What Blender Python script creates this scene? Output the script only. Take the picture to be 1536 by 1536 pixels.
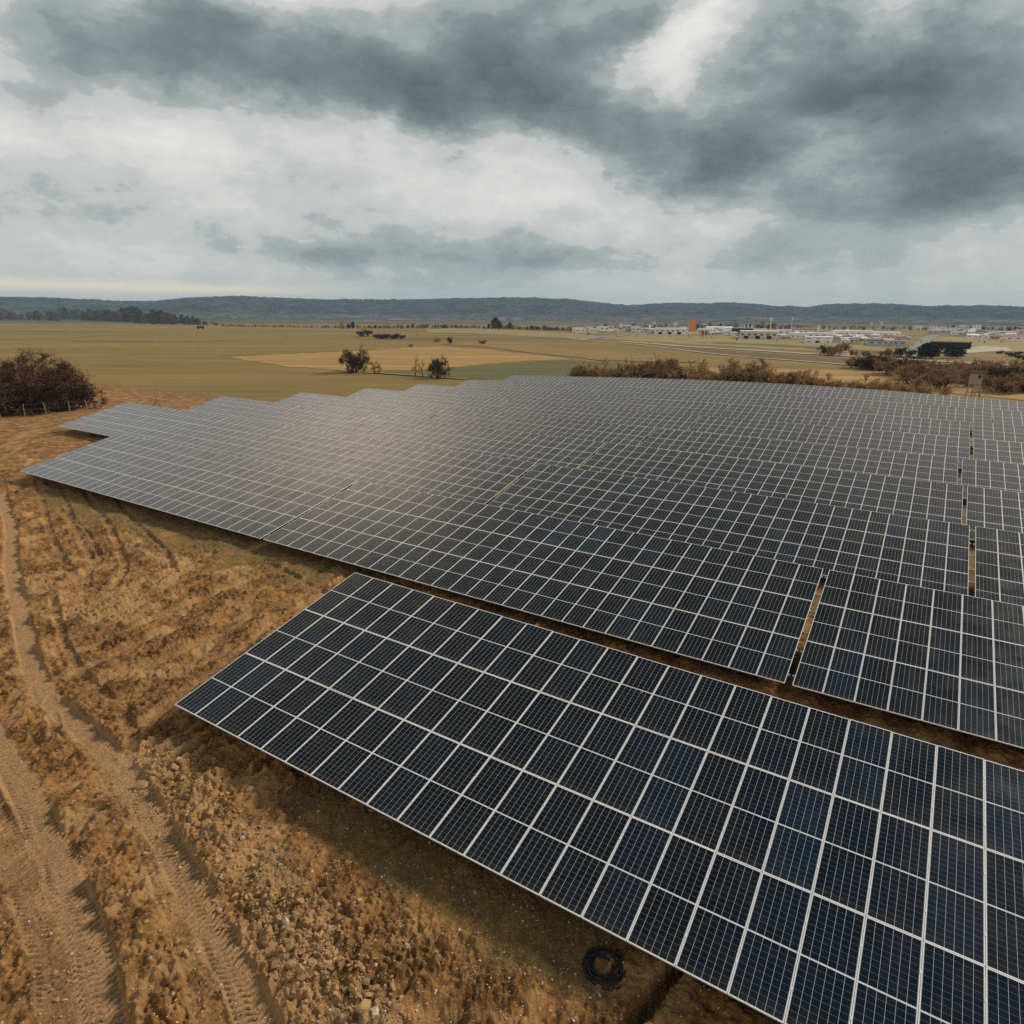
import bpy, math, random
import numpy as np
from mathutils import Matrix, Vector

for o in list(bpy.data.objects):
    bpy.data.objects.remove(o)
scene = bpy.context.scene
col = scene.collection
rnd = random.Random(7)
R = math.radians

# ------------------------------------------------------------------ camera
F_PX, C_PX = 1003.33, 768.0
CAM = np.array([0.0, 0.0, 13.6])
W = np.array([[0.99998, 0.0065, 0.0], [0.0018, -0.2803, 0.9599], [0.0062, -0.9599, -0.2803]])
for k_ in range(3):                                   # re-orthonormalise columns
    W[:, k_] -= sum((W[:, k_] @ W[:, j_]) * W[:, j_] for j_ in range(k_))
    W[:, k_] /= np.linalg.norm(W[:, k_])
cd = bpy.data.cameras.new("camera")
cam = bpy.data.objects.new("camera", cd)
col.objects.link(cam)
cd.sensor_width = 36.0
cd.sensor_fit = 'HORIZONTAL'
cd.lens = 36.0 * F_PX / 1536.0
cd.clip_start, cd.clip_end = 0.1, 20000.0
cam.matrix_world = Matrix(((W[0, 0], -W[0, 1], -W[0, 2], CAM[0]), (W[1, 0], -W[1, 1], -W[1, 2], CAM[1]),
                           (W[2, 0], -W[2, 1], -W[2, 2], CAM[2]), (0, 0, 0, 1)))
scene.camera = cam
scene.view_settings.view_transform = 'Standard'
scene.view_settings.look = 'None'
scene.view_settings.gamma = 1.0
scene.view_settings.exposure = 0.12
scene.cycles.max_bounces = 6
scene.cycles.diffuse_bounces = 3
scene.cycles.glossy_bounces = 3
scene.cycles.volume_bounces = 0
scene.cycles.use_denoising = False

# ------------------------------------------------------------------ sun
SUN_AZ, SUN_EL = R(60), R(33)                         # sun through thin cloud, from ahead on the right
sd = bpy.data.lights.new("sun", 'SUN')
sd.energy = 3.2
sd.angle = R(15)
sd.color = (1.0, 0.91, 0.78)
sun = bpy.data.objects.new("sun", sd)
col.objects.link(sun)
sv = Vector((math.sin(SUN_AZ) * math.cos(SUN_EL), math.cos(SUN_AZ) * math.cos(SUN_EL), math.sin(SUN_EL)))
sun.rotation_euler = (-sv).to_track_quat('-Z', 'Y').to_euler()


# ------------------------------------------------------------------ node helper
class NT:
    def __init__(self, tree):
        self.t = tree
        self.n = tree.nodes
        self.l = tree.links

    def new(self, kind, **kw):
        n = self.n.new(kind)
        for k, v in kw.items():
            setattr(n, k, v)
        return n

    def put(self, sock, v):
        if hasattr(v, 'is_output'):
            self.l.new(v, sock)
        else:
            sock.default_value = v

    def math(self, op, a, b=None, c=None, clamp=False):
        n = self.new('ShaderNodeMath', operation=op, use_clamp=clamp)
        self.put(n.inputs[0], a)
        if b is not None:
            self.put(n.inputs[1], b)
        if c is not None:
            self.put(n.inputs[2], c)
        return n.outputs[0]

    def vmath(self, op, a, b=None):
        n = self.new('ShaderNodeVectorMath', operation=op)
        self.put(n.inputs[0], a)
        if b is not None:
            self.put(n.inputs[1], b)
        return n.outputs['Value'] if op in ('DOT_PRODUCT', 'LENGTH') else n.outputs[0]

    def noise(self, vec, scale, detail=4, rough=0.55, dist=0.0, out='Fac', lac=2.0):
        n = self.new('ShaderNodeTexNoise')
        if vec is not None:
            self.l.new(vec, n.inputs['Vector'])
        n.inputs['Scale'].default_value = scale
        n.inputs['Detail'].default_value = detail
        n.inputs['Roughness'].default_value = rough
        n.inputs['Lacunarity'].default_value = lac
        n.inputs['Distortion'].default_value = dist
        return n.outputs[out]

    def ramp(self, fac, stops, interp='LINEAR'):
        n = self.new('ShaderNodeValToRGB')
        self.l.new(fac, n.inputs[0])
        cr = n.color_ramp
        cr.interpolation = interp
        while len(cr.elements) < len(stops):
            cr.elements.new(0.5)
        for e, (p, c) in zip(cr.elements, stops):
            e.position = p
            e.color = (*c, 1) if len(c) == 3 else c
        return n.outputs[0]

    def mix(self, fac, a, b, blend='MIX'):
        n = self.new('ShaderNodeMix', data_type='RGBA', blend_type=blend)
        self.put(n.inputs[0], fac)
        for s, v in ((n.inputs[6], a), (n.inputs[7], b)):
            self.put(s, (*v, 1) if isinstance(v, tuple) and len(v) == 3 else v)
        return n.outputs[2]

    def comb(self, x, y, z):
        n = self.new('ShaderNodeCombineXYZ')
        for s, v in zip(n.inputs, (x, y, z)):
            self.put(s, v)
        return n.outputs[0]

    def smooth(self, v, lo, hi, a=0.0, b=1.0):
        n = self.new('ShaderNodeMapRange', interpolation_type='SMOOTHSTEP')
        self.put(n.inputs[0], v)
        for s, q in zip(n.inputs[1:5], (lo, hi, a, b)):
            s.default_value = q
        return n.outputs[0]


def px_dir(px, py):
    d = W @ np.array([(px - C_PX) / F_PX, (py - C_PX) / F_PX, 1.0])
    return d / np.linalg.norm(d)


def az_el(px, py):
    d = px_dir(px, py)
    return math.atan2(d[0], d[1]), math.asin(d[2])


# ------------------------------------------------------------------ sky: broken overcast over a Nishita sky
world = bpy.data.worlds.new("World")
scene.world = world
world.use_nodes = True
nt = NT(world.node_tree)
nt.n.clear()
SKY_GAIN = 0.97
tc = nt.new('ShaderNodeTexCoord')
dirv = tc.outputs['Generated']
sep = nt.new('ShaderNodeSeparateXYZ')
nt.l.new(dirv, sep.inputs[0])
el = nt.math('ARCSINE', sep.outputs[2])
az = nt.math('ARCTAN2', sep.outputs[0], sep.outputs[1])
den = nt.math('ADD', nt.math('MAXIMUM', sep.outputs[2], 0.0), 0.24)
plane = nt.comb(nt.math('DIVIDE', sep.outputs[0], den), nt.math('DIVIDE', sep.outputs[1], den), 0.0)
w1 = nt.noise(nt.vmath('MULTIPLY', dirv, (1.0, 1.0, 1.6)), 3.2, 6, 0.6, out='Color')
w2 = nt.noise(nt.vmath('MULTIPLY', dirv, (1.0, 1.0, 2.6)), 9.0, 5, 0.6, out='Color')
wv = nt.vmath('ADD', nt.vmath('MULTIPLY', nt.vmath('SUBTRACT', w1, (.5, .5, .5)), (0.26, 0.15, 0)),
              nt.vmath('MULTIPLY', nt.vmath('SUBTRACT', w2, (.5, .5, .5)), (0.11, 0.07, 0)))
elfac = nt.smooth(el, 0.0, 0.25, 0.25, 1.0)
wv = nt.vmath('MULTIPLY', wv, nt.comb(1.0, elfac, 0.0))
ae = nt.vmath('ADD', nt.comb(az, el, 0.0), wv)


def blobs(lst):
    tot = None
    for (px, py, sx, sy, wgt) in lst:
        if py is None:
            a0, e0, sa, se = px[0], px[1], sx, sy
        else:
            a0, e0 = az_el(px, py)
            sa = sx / F_PX * math.cos(e0 * 0.5)
            se = sy / F_PX
        d = nt.vmath('MULTIPLY', nt.vmath('SUBTRACT', ae, (a0, e0, 0)), (1 / sa, 1 / se, 0))
        g = nt.math('EXPONENT', nt.math('MULTIPLY', nt.vmath('DOT_PRODUCT', d, d), -1.0))
        tot = nt.math('MULTIPLY', g, wgt) if tot is None else nt.math('MULTIPLY_ADD', g, wgt, tot)
    return tot


dark = blobs([(90, 20, 300, 60, .42), (330, 80, 230, 55, .40), (560, 120, 150, 60, .36), (650, 180, 70, 40, .46),
              (800, 165, 90, 60, .62), (740, 60, 150, 60, .45), (930, 50, 60, 55, .42), (920, 200, 110, 45, .38),
              (1060, 255, 100, 38, .62), (1280, 165, 180, 52, .68), (1340, 85, 170, 60, .42), (1190, 60, 90, 50, .16),
              (1460, 265, 110, 60, .62), (1290, 310, 120, 50, .26), (1530, 60, 80, 40, .15), (1310, 160, 110, 30, .08), (1455, 280, 80, 36, .24), (1075, 262, 70, 28, .20), (640, 185, 60, 30, .14),
              (500, 374, 120, 16, .34), (800, 388, 190, 26, .40), (270, 340, 200, 24, .16), (1150, 385, 120, 20, .22),
              (60, 160, 70, 22, .25), (80, 290, 120, 40, .22), (480, 275, 120, 24, .16),
              ((R(4), R(46)), None, R(62), R(11.5), .95), ((R(30), R(66)), None, R(60), R(16), .60),
              ((R(-60), R(50)), None, R(30), R(14), .35), ((R(110), R(45)), None, R(30), R(25), .25)])
lite = blobs([(1012, 55, 34, 75, .42), (945, 112, 40, 22, .30), (1490, 160, 60, 24, .12), (740, 200, 60, 40, .25), (850, 280, 180, 45, .22),
              (160, 200, 220, 50, .20), (570, 195, 50, 25, .2), (1200, 250, 60, 30, .12),
              ((R(-17), R(30)), None, R(9), R(4.5), .75), ((R(-40), R(24)), None, R(17), R(6), 1.3),
              ((R(39), R(31)), None, R(14), R(8), 1.15)])
fine = nt.noise(plane, 4.4, 9, 0.60, 0.25)
bill = nt.noise(nt.vmath('MULTIPLY', dirv, (1.0, 1.0, 1.5)), 6.5, 11, 0.62, 0.15)
fine2 = nt.noise(nt.vmath('MULTIPLY', dirv, (1.0, 1.0, 2.2)), 14.0, 7, 0.6, 0.2)
f = nt.math('SUBTRACT', dark, lite)
f = nt.math('ADD', f, nt.math('MULTIPLY', nt.math('SUBTRACT', fine, 0.5), 0.34))
f = nt.math('ADD', f, nt.math('MULTIPLY', nt.math('SUBTRACT', bill, 0.5), 0.95))
f = nt.math('ADD', f, nt.math('MULTIPLY', nt.math('SUBTRACT', fine2, 0.5), 0.42))
f = nt.math('ADD', f, nt.math('MULTIPLY', nt.math('SUBTRACT', nt.smooth(f, .14, .21), .5), .12))
f = nt.math('ADD', f, nt.math('MULTIPLY', nt.math('SUBTRACT', nt.smooth(f, .42, .50), .5), .09))
f = nt.math('ADD', f, nt.math('MULTIPLY', nt.math('SUBTRACT', nt.smooth(f, -.16, -.09), .5), .08))
fac = nt.math('ADD', nt.math('MULTIPLY', f, 0.58), 0.37, clamp=True)
cl = nt.ramp(fac, [(0.0, (.92, .91, .87)), (0.22, (.70, .685, .65)), (0.42, (.53, .545, .525)), (0.58, (.345, .385, .38)),
                   (0.80, (.190, .228, .234)), (1.0, (.105, .132, .138))])
# low air near the horizon: grey veil, yellow gap at the far left
veil = nt.smooth(el, 0.0, 0.075, 0.80, 0.0)
cl = nt.mix(veil, cl, (.48, .505, .485))
rain = blobs([(700, 430, 190, 60, .5)])
streakn = nt.noise(nt.comb(nt.math('MULTIPLY', nt.math('ADD', az, nt.math('MULTIPLY', el, .35)), 26.0), nt.math('MULTIPLY', el, 2.5), 0.0), 1.0, 5, 0.6)
rain2 = blobs([(1270, 390, 170, 60, .42), (1440, 400, 130, 50, .25)])
rain = nt.math('MULTIPLY', nt.math('ADD', rain, rain2), nt.smooth(streakn, .25, .75, .70, 1.15))
cl = nt.mix(nt.math('MULTIPLY', rain, 0.85, clamp=True), cl, (.315, .36, .365))
gap_el = nt.math('MULTIPLY', nt.math('SUBTRACT', nt.math('ADD', el, nt.math('MULTIPLY', nt.math('SUBTRACT', fine, .5), .006)), 0.0325), 1 / 0.0075)
gap = nt.math('EXPONENT', nt.math('MULTIPLY', nt.math('MULTIPLY', gap_el, gap_el), -1.0))
gap = nt.math('MULTIPLY', gap, nt.smooth(az, R(-26), R(-8), 0.75, 0.0))
cl = nt.mix(gap, cl, (.98, .85, .58))
glow = blobs([((R(-20), R(29.5)), None, R(11), R(4.6), 1.0)])
cl = nt.mix(nt.math('MULTIPLY', glow, 0.65, clamp=True), cl, (3.3, 2.95, 2.5))
rear = nt.math('MULTIPLY', nt.smooth(nt.math('ABSOLUTE', az), R(100), R(135), 0.0, 1.0), nt.smooth(el, R(55), R(25), 0.0, 1.0))
cl = nt.mix(nt.math('MULTIPLY', rear, .15), cl, (1.15, 1.12, 1.05))
warm = nt.smooth(el, R(21.5), R(27), 0.0, 1.0)
cl = nt.mix(warm, cl, nt.vmath('MULTIPLY', cl, (1.11, 1.0, .88)))
high = nt.math('MULTIPLY', nt.smooth(el, R(44), R(60), 0.0, 1.0), nt.smooth(az, R(-15), R(45), 0.15, 1.0))
over = nt.smooth(el, R(32.5), R(42), 1.0, 0.50)
cl = nt.vmath('MULTIPLY', cl, nt.comb(over, over, over))
cl = nt.mix(high, cl, nt.vmath('MULTIPLY', cl, (.38, 1.25, 2.6)))
below = nt.smooth(el, -0.03, 0.0, 0.0, 1.0)
cl = nt.mix(below, (.10, .085, .06), cl)
sky = nt.new('ShaderNodeTexSky', sky_type='NISHITA')
sky.sun_disc = False
sky.sun_elevation = SUN_EL
sky.sun_rotation = SUN_AZ
skyc = nt.vmath('MULTIPLY', sky.outputs[0], (0.1, 0.1, 0.1))
cover = nt.math('SUBTRACT', 1.0, nt.math('MULTIPLY', nt.math('SUBTRACT', 1.0, fac), 0.10))
out_c = nt.mix(cover, skyc, nt.vmath('MULTIPLY', cl, (SKY_GAIN, SKY_GAIN, SKY_GAIN)))
bg = nt.new('ShaderNodeBackground')
bg.inputs['Strength'].default_value = 1.0
nt.l.new(out_c, bg.inputs['Color'])
wo = nt.new('ShaderNodeOutputWorld')
nt.l.new(bg.outputs[0], wo.inputs['Surface'])
world.cycles.sampling_method = 'MANUAL'
world.cycles.sample_map_resolution = 512


# ------------------------------------------------------------------ mesh + object helpers
def mat(name, base, rough=0.9, spec=0.3, noise=None, metal=0.0, bump=None):
    m = bpy.data.materials.new(name)
    m.use_nodes = True
    t = NT(m.node_tree)
    b = m.node_tree.nodes['Principled BSDF']
    b.inputs['Roughness'].default_value = rough
    b.inputs['Metallic'].default_value = metal
    b.inputs['Specular IOR Level'].default_value = spec
    b.inputs['Base Color'].default_value = (*base, 1)
    if noise:
        sc, amt = noise
        g = t.new('ShaderNodeTexCoord')
        n = t.noise(g.outputs['Object'], sc, 6, 0.65)
        lo = tuple(c * (1 - amt) for c in base)
        hi = tuple(min(1, c * (1 + amt)) for c in base)
        t.l.new(t.ramp(n, [(0.25, lo), (0.75, hi)]), b.inputs['Base Color'])
        if bump:
            bn = t.new('ShaderNodeBump')
            bn.inputs['Strength'].default_value = bump
            bn.inputs['Distance'].default_value = 0.03
            t.l.new(n, bn.inputs['Height'])
            t.l.new(bn.outputs[0], b.inputs['Normal'])
    return m


def np_mesh(name, verts, faces, mats=(), midx=None, smooth=False, uv=None):
    """faces: (n,3) or (n,4) int array or list of them"""
    me = bpy.data.meshes.new(name)
    verts = np.asarray(verts, dtype=np.float32)
    if isinstance(faces, np.ndarray):
        faces = [faces]
    loops = np.concatenate([np.asarray(q).ravel() for q in faces]).astype(np.int32)
    tot = np.concatenate([np.full(len(q), np.asarray(q).shape[1]) for q in faces]).astype(np.int32)
    start = np.concatenate([[0], np.cumsum(tot)[:-1]]).astype(np.int32)
    me.vertices.add(len(verts))
    me.vertices.foreach_set('co', verts.ravel())
    me.loops.add(len(loops))
    me.loops.foreach_set('vertex_index', loops)
    me.polygons.add(len(tot))
    me.polygons.foreach_set('loop_start', start)
    for m in mats:
        me.materials.append(m)
    if midx is not None:
        me.polygons.foreach_set('material_index', np.asarray(midx, dtype=np.int32))
    me.polygons.foreach_set('use_smooth', np.full(len(tot), bool(smooth)))
    me.update(calc_edges=True)
    if uv is not None:
        l = me.uv_layers.new(name='UVMap')
        l.data.foreach_set('uv', np.asarray(uv, dtype=np.float32)[loops].ravel())
    return me


class MB:
    """collects boxes, tubes and prisms into one mesh"""
    def __init__(self):
        self.v, self.f3, self.f4, self.n = [], [], [], 0

    def add(self, v, f):
        f = np.asarray(f) + self.n
        (self.f3 if f.shape[1] == 3 else self.f4).append(f)
        self.v.append(np.asarray(v, float))

    def done(self, k):
        self.n += k

    def box(self, lo, hi, M=None):
        x0, y0, z0 = lo
        x1, y1, z1 = hi
        v = np.array([(x0, y0, z0), (x1, y0, z0), (x1, y1, z0), (x0, y1, z0), (x0, y0, z1), (x1, y0, z1), (x1, y1, z1), (x0, y1, z1)], float)
        if M is not None:
            v = v @ M[0].T + M[1]
        self.add(v, [(0, 3, 2, 1), (4, 5, 6, 7), (0, 1, 5, 4), (1, 2, 6, 5), (2, 3, 7, 6), (3, 0, 4, 7)])
        self.done(8)
        return self

    def prism(self, pts, y0, y1, M=None):
        """polygon in xz extruded along y (convex)"""
        k = len(pts)
        v = np.array([(p[0], y0, p[1]) for p in pts] + [(p[0], y1, p[1]) for p in pts], float)
        if M is not None:
            v = v @ M[0].T + M[1]
        q = [(i, (i + 1) % k, (i + 1) % k + k, i + k) for i in range(k)]
        self.add(v, q)
        tri = [(0, i + 1, i) for i in range(1, k - 1)] + [(k, k + i, k + i + 1) for i in range(1, k - 1)]
        self.add(np.zeros((0, 3)), tri)
        self.done(2 * k)
        return self

    def tube(self, pts, r, seg=6, close=False):
        pts = np.asarray(pts, float)
        r = np.broadcast_to(np.asarray(r, float), (len(pts),))
        t = np.gradient(pts, axis=0)
        if close:
            t = np.roll(pts, -1, 0) - np.roll(pts, 1, 0)
        t /= np.linalg.norm(t, axis=1)[:, None] + 1e-9
        ref = np.where(np.abs(t[:, 2:3]) > .9, np.array([[1., 0, 0]]), np.array([[0, 0, 1.]]))
        a = np.cross(t, ref)
        a /= np.linalg.norm(a, axis=1)[:, None]
        b = np.cross(t, a)
        ang = np.linspace(0, 2 * np.pi, seg, endpoint=False)
        v = pts[:, None] + r[:, None, None] * (np.cos(ang)[None, :, None] * a[:, None] + np.sin(ang)[None, :, None] * b[:, None])
        n = len(pts)
        f = []
        for i in range(n if close else n - 1):
            for k in range(seg):
                j = (i + 1) % n
                f.append((i * seg + k, i * seg + (k + 1) % seg, j * seg + (k + 1) % seg, j * seg + k))
        self.add(v.reshape(-1, 3), f)
        if not close:
            self.add(np.zeros((0, 3)), [(0, k + 1, k) for k in range(1, seg - 1)] + [((n - 1) * seg, (n - 1) * seg + k, (n - 1) * seg + k + 1) for k in range(1, seg - 1)])
        self.done(n * seg)
        return self

    def mesh(self, name, mats, smooth=False):
        f = []
        if self.f4:
            f.append(np.concatenate(self.f4))
        if self.f3:
            f.append(np.concatenate(self.f3))
        return np_mesh(name, np.concatenate(self.v), f, mats, smooth=smooth)

    def build(self, name, m, parent=None, smooth=False):
        return link(name, self.mesh(name, [m], smooth), parent)


def link(name, data, parent=None, loc=(0, 0, 0)):
    o = bpy.data.objects.new(name, data)
    col.objects.link(o)
    o.location = loc
    if parent is not None:
        o.parent = parent
    return o


def tag(o, label=None, cat=None, group=None, kind=None):
    for k, v in (('label', label), ('category', cat), ('group', group), ('kind', kind)):
        if v:
            o[k] = v
    return o


def empty(name, loc, rz=0.0):
    o = bpy.data.objects.new(name, None)
    o.empty_display_size = 0.2
    col.objects.link(o)
    o.location = loc
    o.rotation_euler = (0, 0, rz)
    return o


def copy_tree(o, parent=None):
    c = o.copy()
    col.objects.link(c)
    if parent is not None:
        c.parent = parent
    for ch in list(o.children):
        copy_tree(ch, c)
    return c


ORD = ['first', 'second', 'third', 'fourth', 'fifth', 'sixth', 'seventh', 'eighth', 'ninth', 'tenth', 'eleventh', 'twelfth', 'thirteenth',
       'fourteenth', 'fifteenth', 'sixteenth', 'seventeenth', 'eighteenth', 'nineteenth', 'twentieth', 'twenty-first', 'twenty-second',
       'twenty-third', 'twenty-fourth', 'twenty-fifth', 'twenty-sixth', 'twenty-seventh', 'twenty-eighth', 'twenty-ninth', 'thirtieth']

# ------------------------------------------------------------------ noise in numpy
_perm = np.random.default_rng(3).permutation(512)
_perm = np.concatenate([_perm, _perm, _perm])
_g = np.random.default_rng(4).normal(size=(512, 2))
_g /= np.linalg.norm(_g, axis=1)[:, None]


def gnoise(x, y):
    xi, yi = np.floor(x).astype(int), np.floor(y).astype(int)
    fx, fy = x - xi, y - yi
    u, v = fx ** 3 * (fx * (fx * 6 - 15) + 10), fy ** 3 * (fy * (fy * 6 - 15) + 10)

    def c(i, j):
        h = _perm[(_perm[(xi + i) & 511] + yi + j) & 511]
        return _g[h, 0] * (fx - i) + _g[h, 1] * (fy - j)
    a = c(0, 0) * (1 - u) + c(1, 0) * u
    b = c(0, 1) * (1 - u) + c(1, 1) * u
    return (a * (1 - v) + b * v) * 1.4


def fbm(x, y, o=4, g=0.5):
    s, a = 0, 1
    for k in range(o):
        s = s + a * gnoise(x * 2 ** k + 17.3 * k, y * 2 ** k - 9.1 * k)
        a *= g
    return s


def sstep(a, b, x):
    t = np.clip((x - a) / (b - a), 0, 1)
    return t * t * (3 - 2 * t)


# ------------------------------------------------------------------ solar table layout (metres; z relative to the camera)
PW, PH = 1.058, 1.43678           # column pitch, half-panel pitch up the slope
AZ_ROW = math.atan2(-0.521, 0.853)
CLEAR = 0.75
# origin x,y,z (camera = 0), tilt, [(columns, slope)], gap in columns
ROWS = [
    ((-11.059, 19.335, -12.353), .2195, [(28, -.0232)], .25),
    ((-40.400, 53.553, -12.423), .2226, [(28, -.0167), (28, -.0128), (28, -.0092)], .247),
    ((-53.239, 77.836, -12.617), .2223, [(28, -.0137), (28, -.0147), (28, -.011), (28, -.0112)], .272),
    ((-45.959, 89.476, -13.126), .2219, [(28, -.0132), (28, -.0105), (28, -.0116), (28, -.0169)], .243),
    ((-38.598, 101.686, -13.847), .2215, [(28, -.0061), (28, -.0093), (28, -.0071), (28, -.0089)], .298),
    ((-30.387, 112.470, -14.226), .2219, [(28, -.0035), (28, .0009), (28, -.0048), (28, -.0137)], .280),
    ((-22.734, 124.098, -14.598), .222, [(28, .006), (28, .0063), (28, -.0041), (28, -.0044)], .257),
    ((-13.536, 133.575, -14.587), .2218, [(28, .0184), (14, .0113), (14, .0065), (14, -.0045), (14, -.0118), (14, -.0118)], .125),
    ((-4.307, 142.985, -14.317), .221, [(28, .0302), (14, .0191), (14, .0019), (14, -.0141), (14, -.0341), (14, -.0365)], .06),
]
TABLES = []                       # (row, index, count in row, origin, ex, ey, n, columns, tilt)
for ri, (o0, tilt, segs, gap) in enumerate(ROWS):
    p = np.array(o0) + CAM
    for ti, (nc, s) in enumerate(segs):
        ex = np.array([math.cos(AZ_ROW) * math.cos(s), math.sin(AZ_ROW) * math.cos(s), math.sin(s)])
        ey = np.array([-math.sin(AZ_ROW) * math.cos(tilt), math.cos(AZ_ROW) * math.cos(tilt), math.sin(tilt)])
        ey -= ex * (ex @ ey)
        ey /= np.linalg.norm(ey)
        TABLES.append((ri, ti, len(segs), p.copy(), ex, ey, np.cross(ex, ey), nc, tilt))
        p = p + ex * PW * (nc + gap)

# ------------------------------------------------------------------ terrain height
ZF = -15.8 + CAM[2]
_G = []
for (ri, ti, nt_, o, ex, ey, nn, nc, tilt) in TABLES:
    for u in np.linspace(0, nc, 5):
        a = o + ex * u * PW
        b = a + ey * 6 * PH
        _G.append((a[0], a[1], a[2] - CLEAR))
        _G.append((b[0], b[1], a[2] - CLEAR))
_G = np.array(_G)
GX0, GY0, GST, GN = -160.0, -60.0, 4.0, 96
_gx = GX0 + GST * np.arange(GN)
_gy = GY0 + GST * np.arange(GN)
_X, _Y = np.meshgrid(_gx, _gy, indexing='ij')


def _terrain_grid():
    X, Y = _X.ravel(), _Y.ravel()
    d = np.stack([_G[None, :, 0] - X[:, None], _G[None, :, 1] - Y[:, None]], 2)
    r2 = (d ** 2).sum(2)
    w = np.exp(-r2 / (2 * 9.0 ** 2))
    B = np.concatenate([np.ones(r2.shape + (1,)), d / 10], 2)
    A = np.einsum('nk,nki,nkj->nij', w, B, B) + np.diag([1e-9, .6, .6])[None]
    b = np.einsum('nk,nki,nk->ni', w, B, _G[None, :, 2] + np.zeros_like(r2))
    ok = w.sum(1) > 1e-6
    zl = np.where(ok, np.linalg.solve(A, b[:, :, None])[:, 0, 0], 0)
    ws = w.sum(1)
    k = np.clip(ws / 0.35, 0, 1)
    k = k * k * (3 - 2 * k)
    rr = np.hypot(X, Y)
    base = (-13.3 + CAM[2]) * (1 - sstep(60, 165, rr)) + ZF * sstep(60, 165, rr)
    z = np.where(ok, zl * k, 0) + base * (1 - k)
    return z.reshape(GN, GN)


_TZ = _terrain_grid()
for _ in range(2):
    _p = np.pad(_TZ, 1, mode='edge')
    _TZ = (_p[:-2, 1:-1] + _p[2:, 1:-1] + _p[1:-1, :-2] + _p[1:-1, 2:] + 2 * _p[1:-1, 1:-1]) / 6


def terrain(x, y):
    x, y = np.asarray(x, float), np.asarray(y, float)
    i, j = (x - GX0) / GST, (y - GY0) / GST
    ins = (i >= 0) & (j >= 0) & (i < GN - 1.001) & (j < GN - 1.001)
    i, j = np.clip(i, 0, GN - 1.001), np.clip(j, 0, GN - 1.001)
    i0, j0 = i.astype(int), j.astype(int)
    fi, fj = i - i0, j - j0
    z = (_TZ[i0, j0] * (1 - fi) + _TZ[i0 + 1, j0] * fi) * (1 - fj) + (_TZ[i0, j0 + 1] * (1 - fi) + _TZ[i0 + 1, j0 + 1] * fi) * fj
    edge = np.minimum.reduce([x - GX0, y - GY0, GX0 + GST * (GN - 1) - x, GY0 + GST * (GN - 1) - y])
    k = np.where(ins, sstep(0, 30, edge), 0)
    return z * k + ZF * (1 - k)


def at(px, py):
    """ground point seen at a photo pixel"""
    d = px_dir(px, py)
    s = 5.0
    lo, hi = 1.0, 9000.0
    if d[2] > -1e-4:
        return None
    s = (ZF - CAM[2]) / d[2]
    if np.hypot(*(CAM[:2] + d[:2] * s)) < 320:
        for s_ in np.arange(6, 330, 1.0):
            q = CAM + d * s_
            if q[2] < terrain(q[0], q[1]):
                lo, hi = s_ - 1, s_
                for _ in range(25):
                    m = (lo + hi) / 2
                    q = CAM + d * m
                    if q[2] < terrain(q[0], q[1]):
                        hi = m
                    else:
                        lo = m
                s = hi
                break
    q = CAM + d * s
    return np.array([q[0], q[1], float(terrain(q[0], q[1]))])


def scale_at(px, py):
    """metres per photo pixel for something standing upright at this ground pixel"""
    q = at(px, py)
    return float((q - CAM) @ W[:, 2]) / F_PX


# ------------------------------------------------------------------ near-ground detail
def ground_line(pts):
    q = np.array([at(*p)[:2] for p in pts])
    d = np.concatenate([[0], np.cumsum(np.linalg.norm(np.diff(q, axis=0), axis=1))])
    s = np.arange(0, d[-1], 0.25)
    out = np.stack([np.interp(s, d, q[:, 0]), np.interp(s, d, q[:, 1])], 1)
    for _ in range(6):
        out[1:-1] = (out[:-2] + 2 * out[1:-1] + out[2:]) / 4
    return out


def line_coords(P, line):
    """signed distance and arc position of points P to a polyline sampled finely"""
    d = np.full(len(P), 1e3)
    s = np.zeros(len(P))
    lo, hi = line.min(0) - 3, line.max(0) + 3
    m = np.where(((P > lo) & (P < hi)).all(1))[0]
    if len(m) == 0:
        return d, s
    acc = np.concatenate([[0], np.cumsum(np.linalg.norm(np.diff(line, axis=0), axis=1))])
    for c0 in range(0, len(m), 20000):
        mm = m[c0:c0 + 20000]
        r2 = (P[mm, None, 0] - line[None, :, 0]) ** 2 + (P[mm, None, 1] - line[None, :, 1]) ** 2
        k = np.clip(r2.argmin(1), 1, len(line) - 2)
        t = line[k + 1] - line[k - 1]
        t /= np.linalg.norm(t, axis=1)[:, None]
        e = P[mm] - line[k]
        along = (e * t).sum(1)
        sd_ = e[:, 0] * t[:, 1] - e[:, 1] * t[:, 0]
        end = np.abs(along) > 0.6
        d[mm] = np.where(end, 1e3, sd_)
        s[mm] = acc[k] + along
    return d, s


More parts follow.
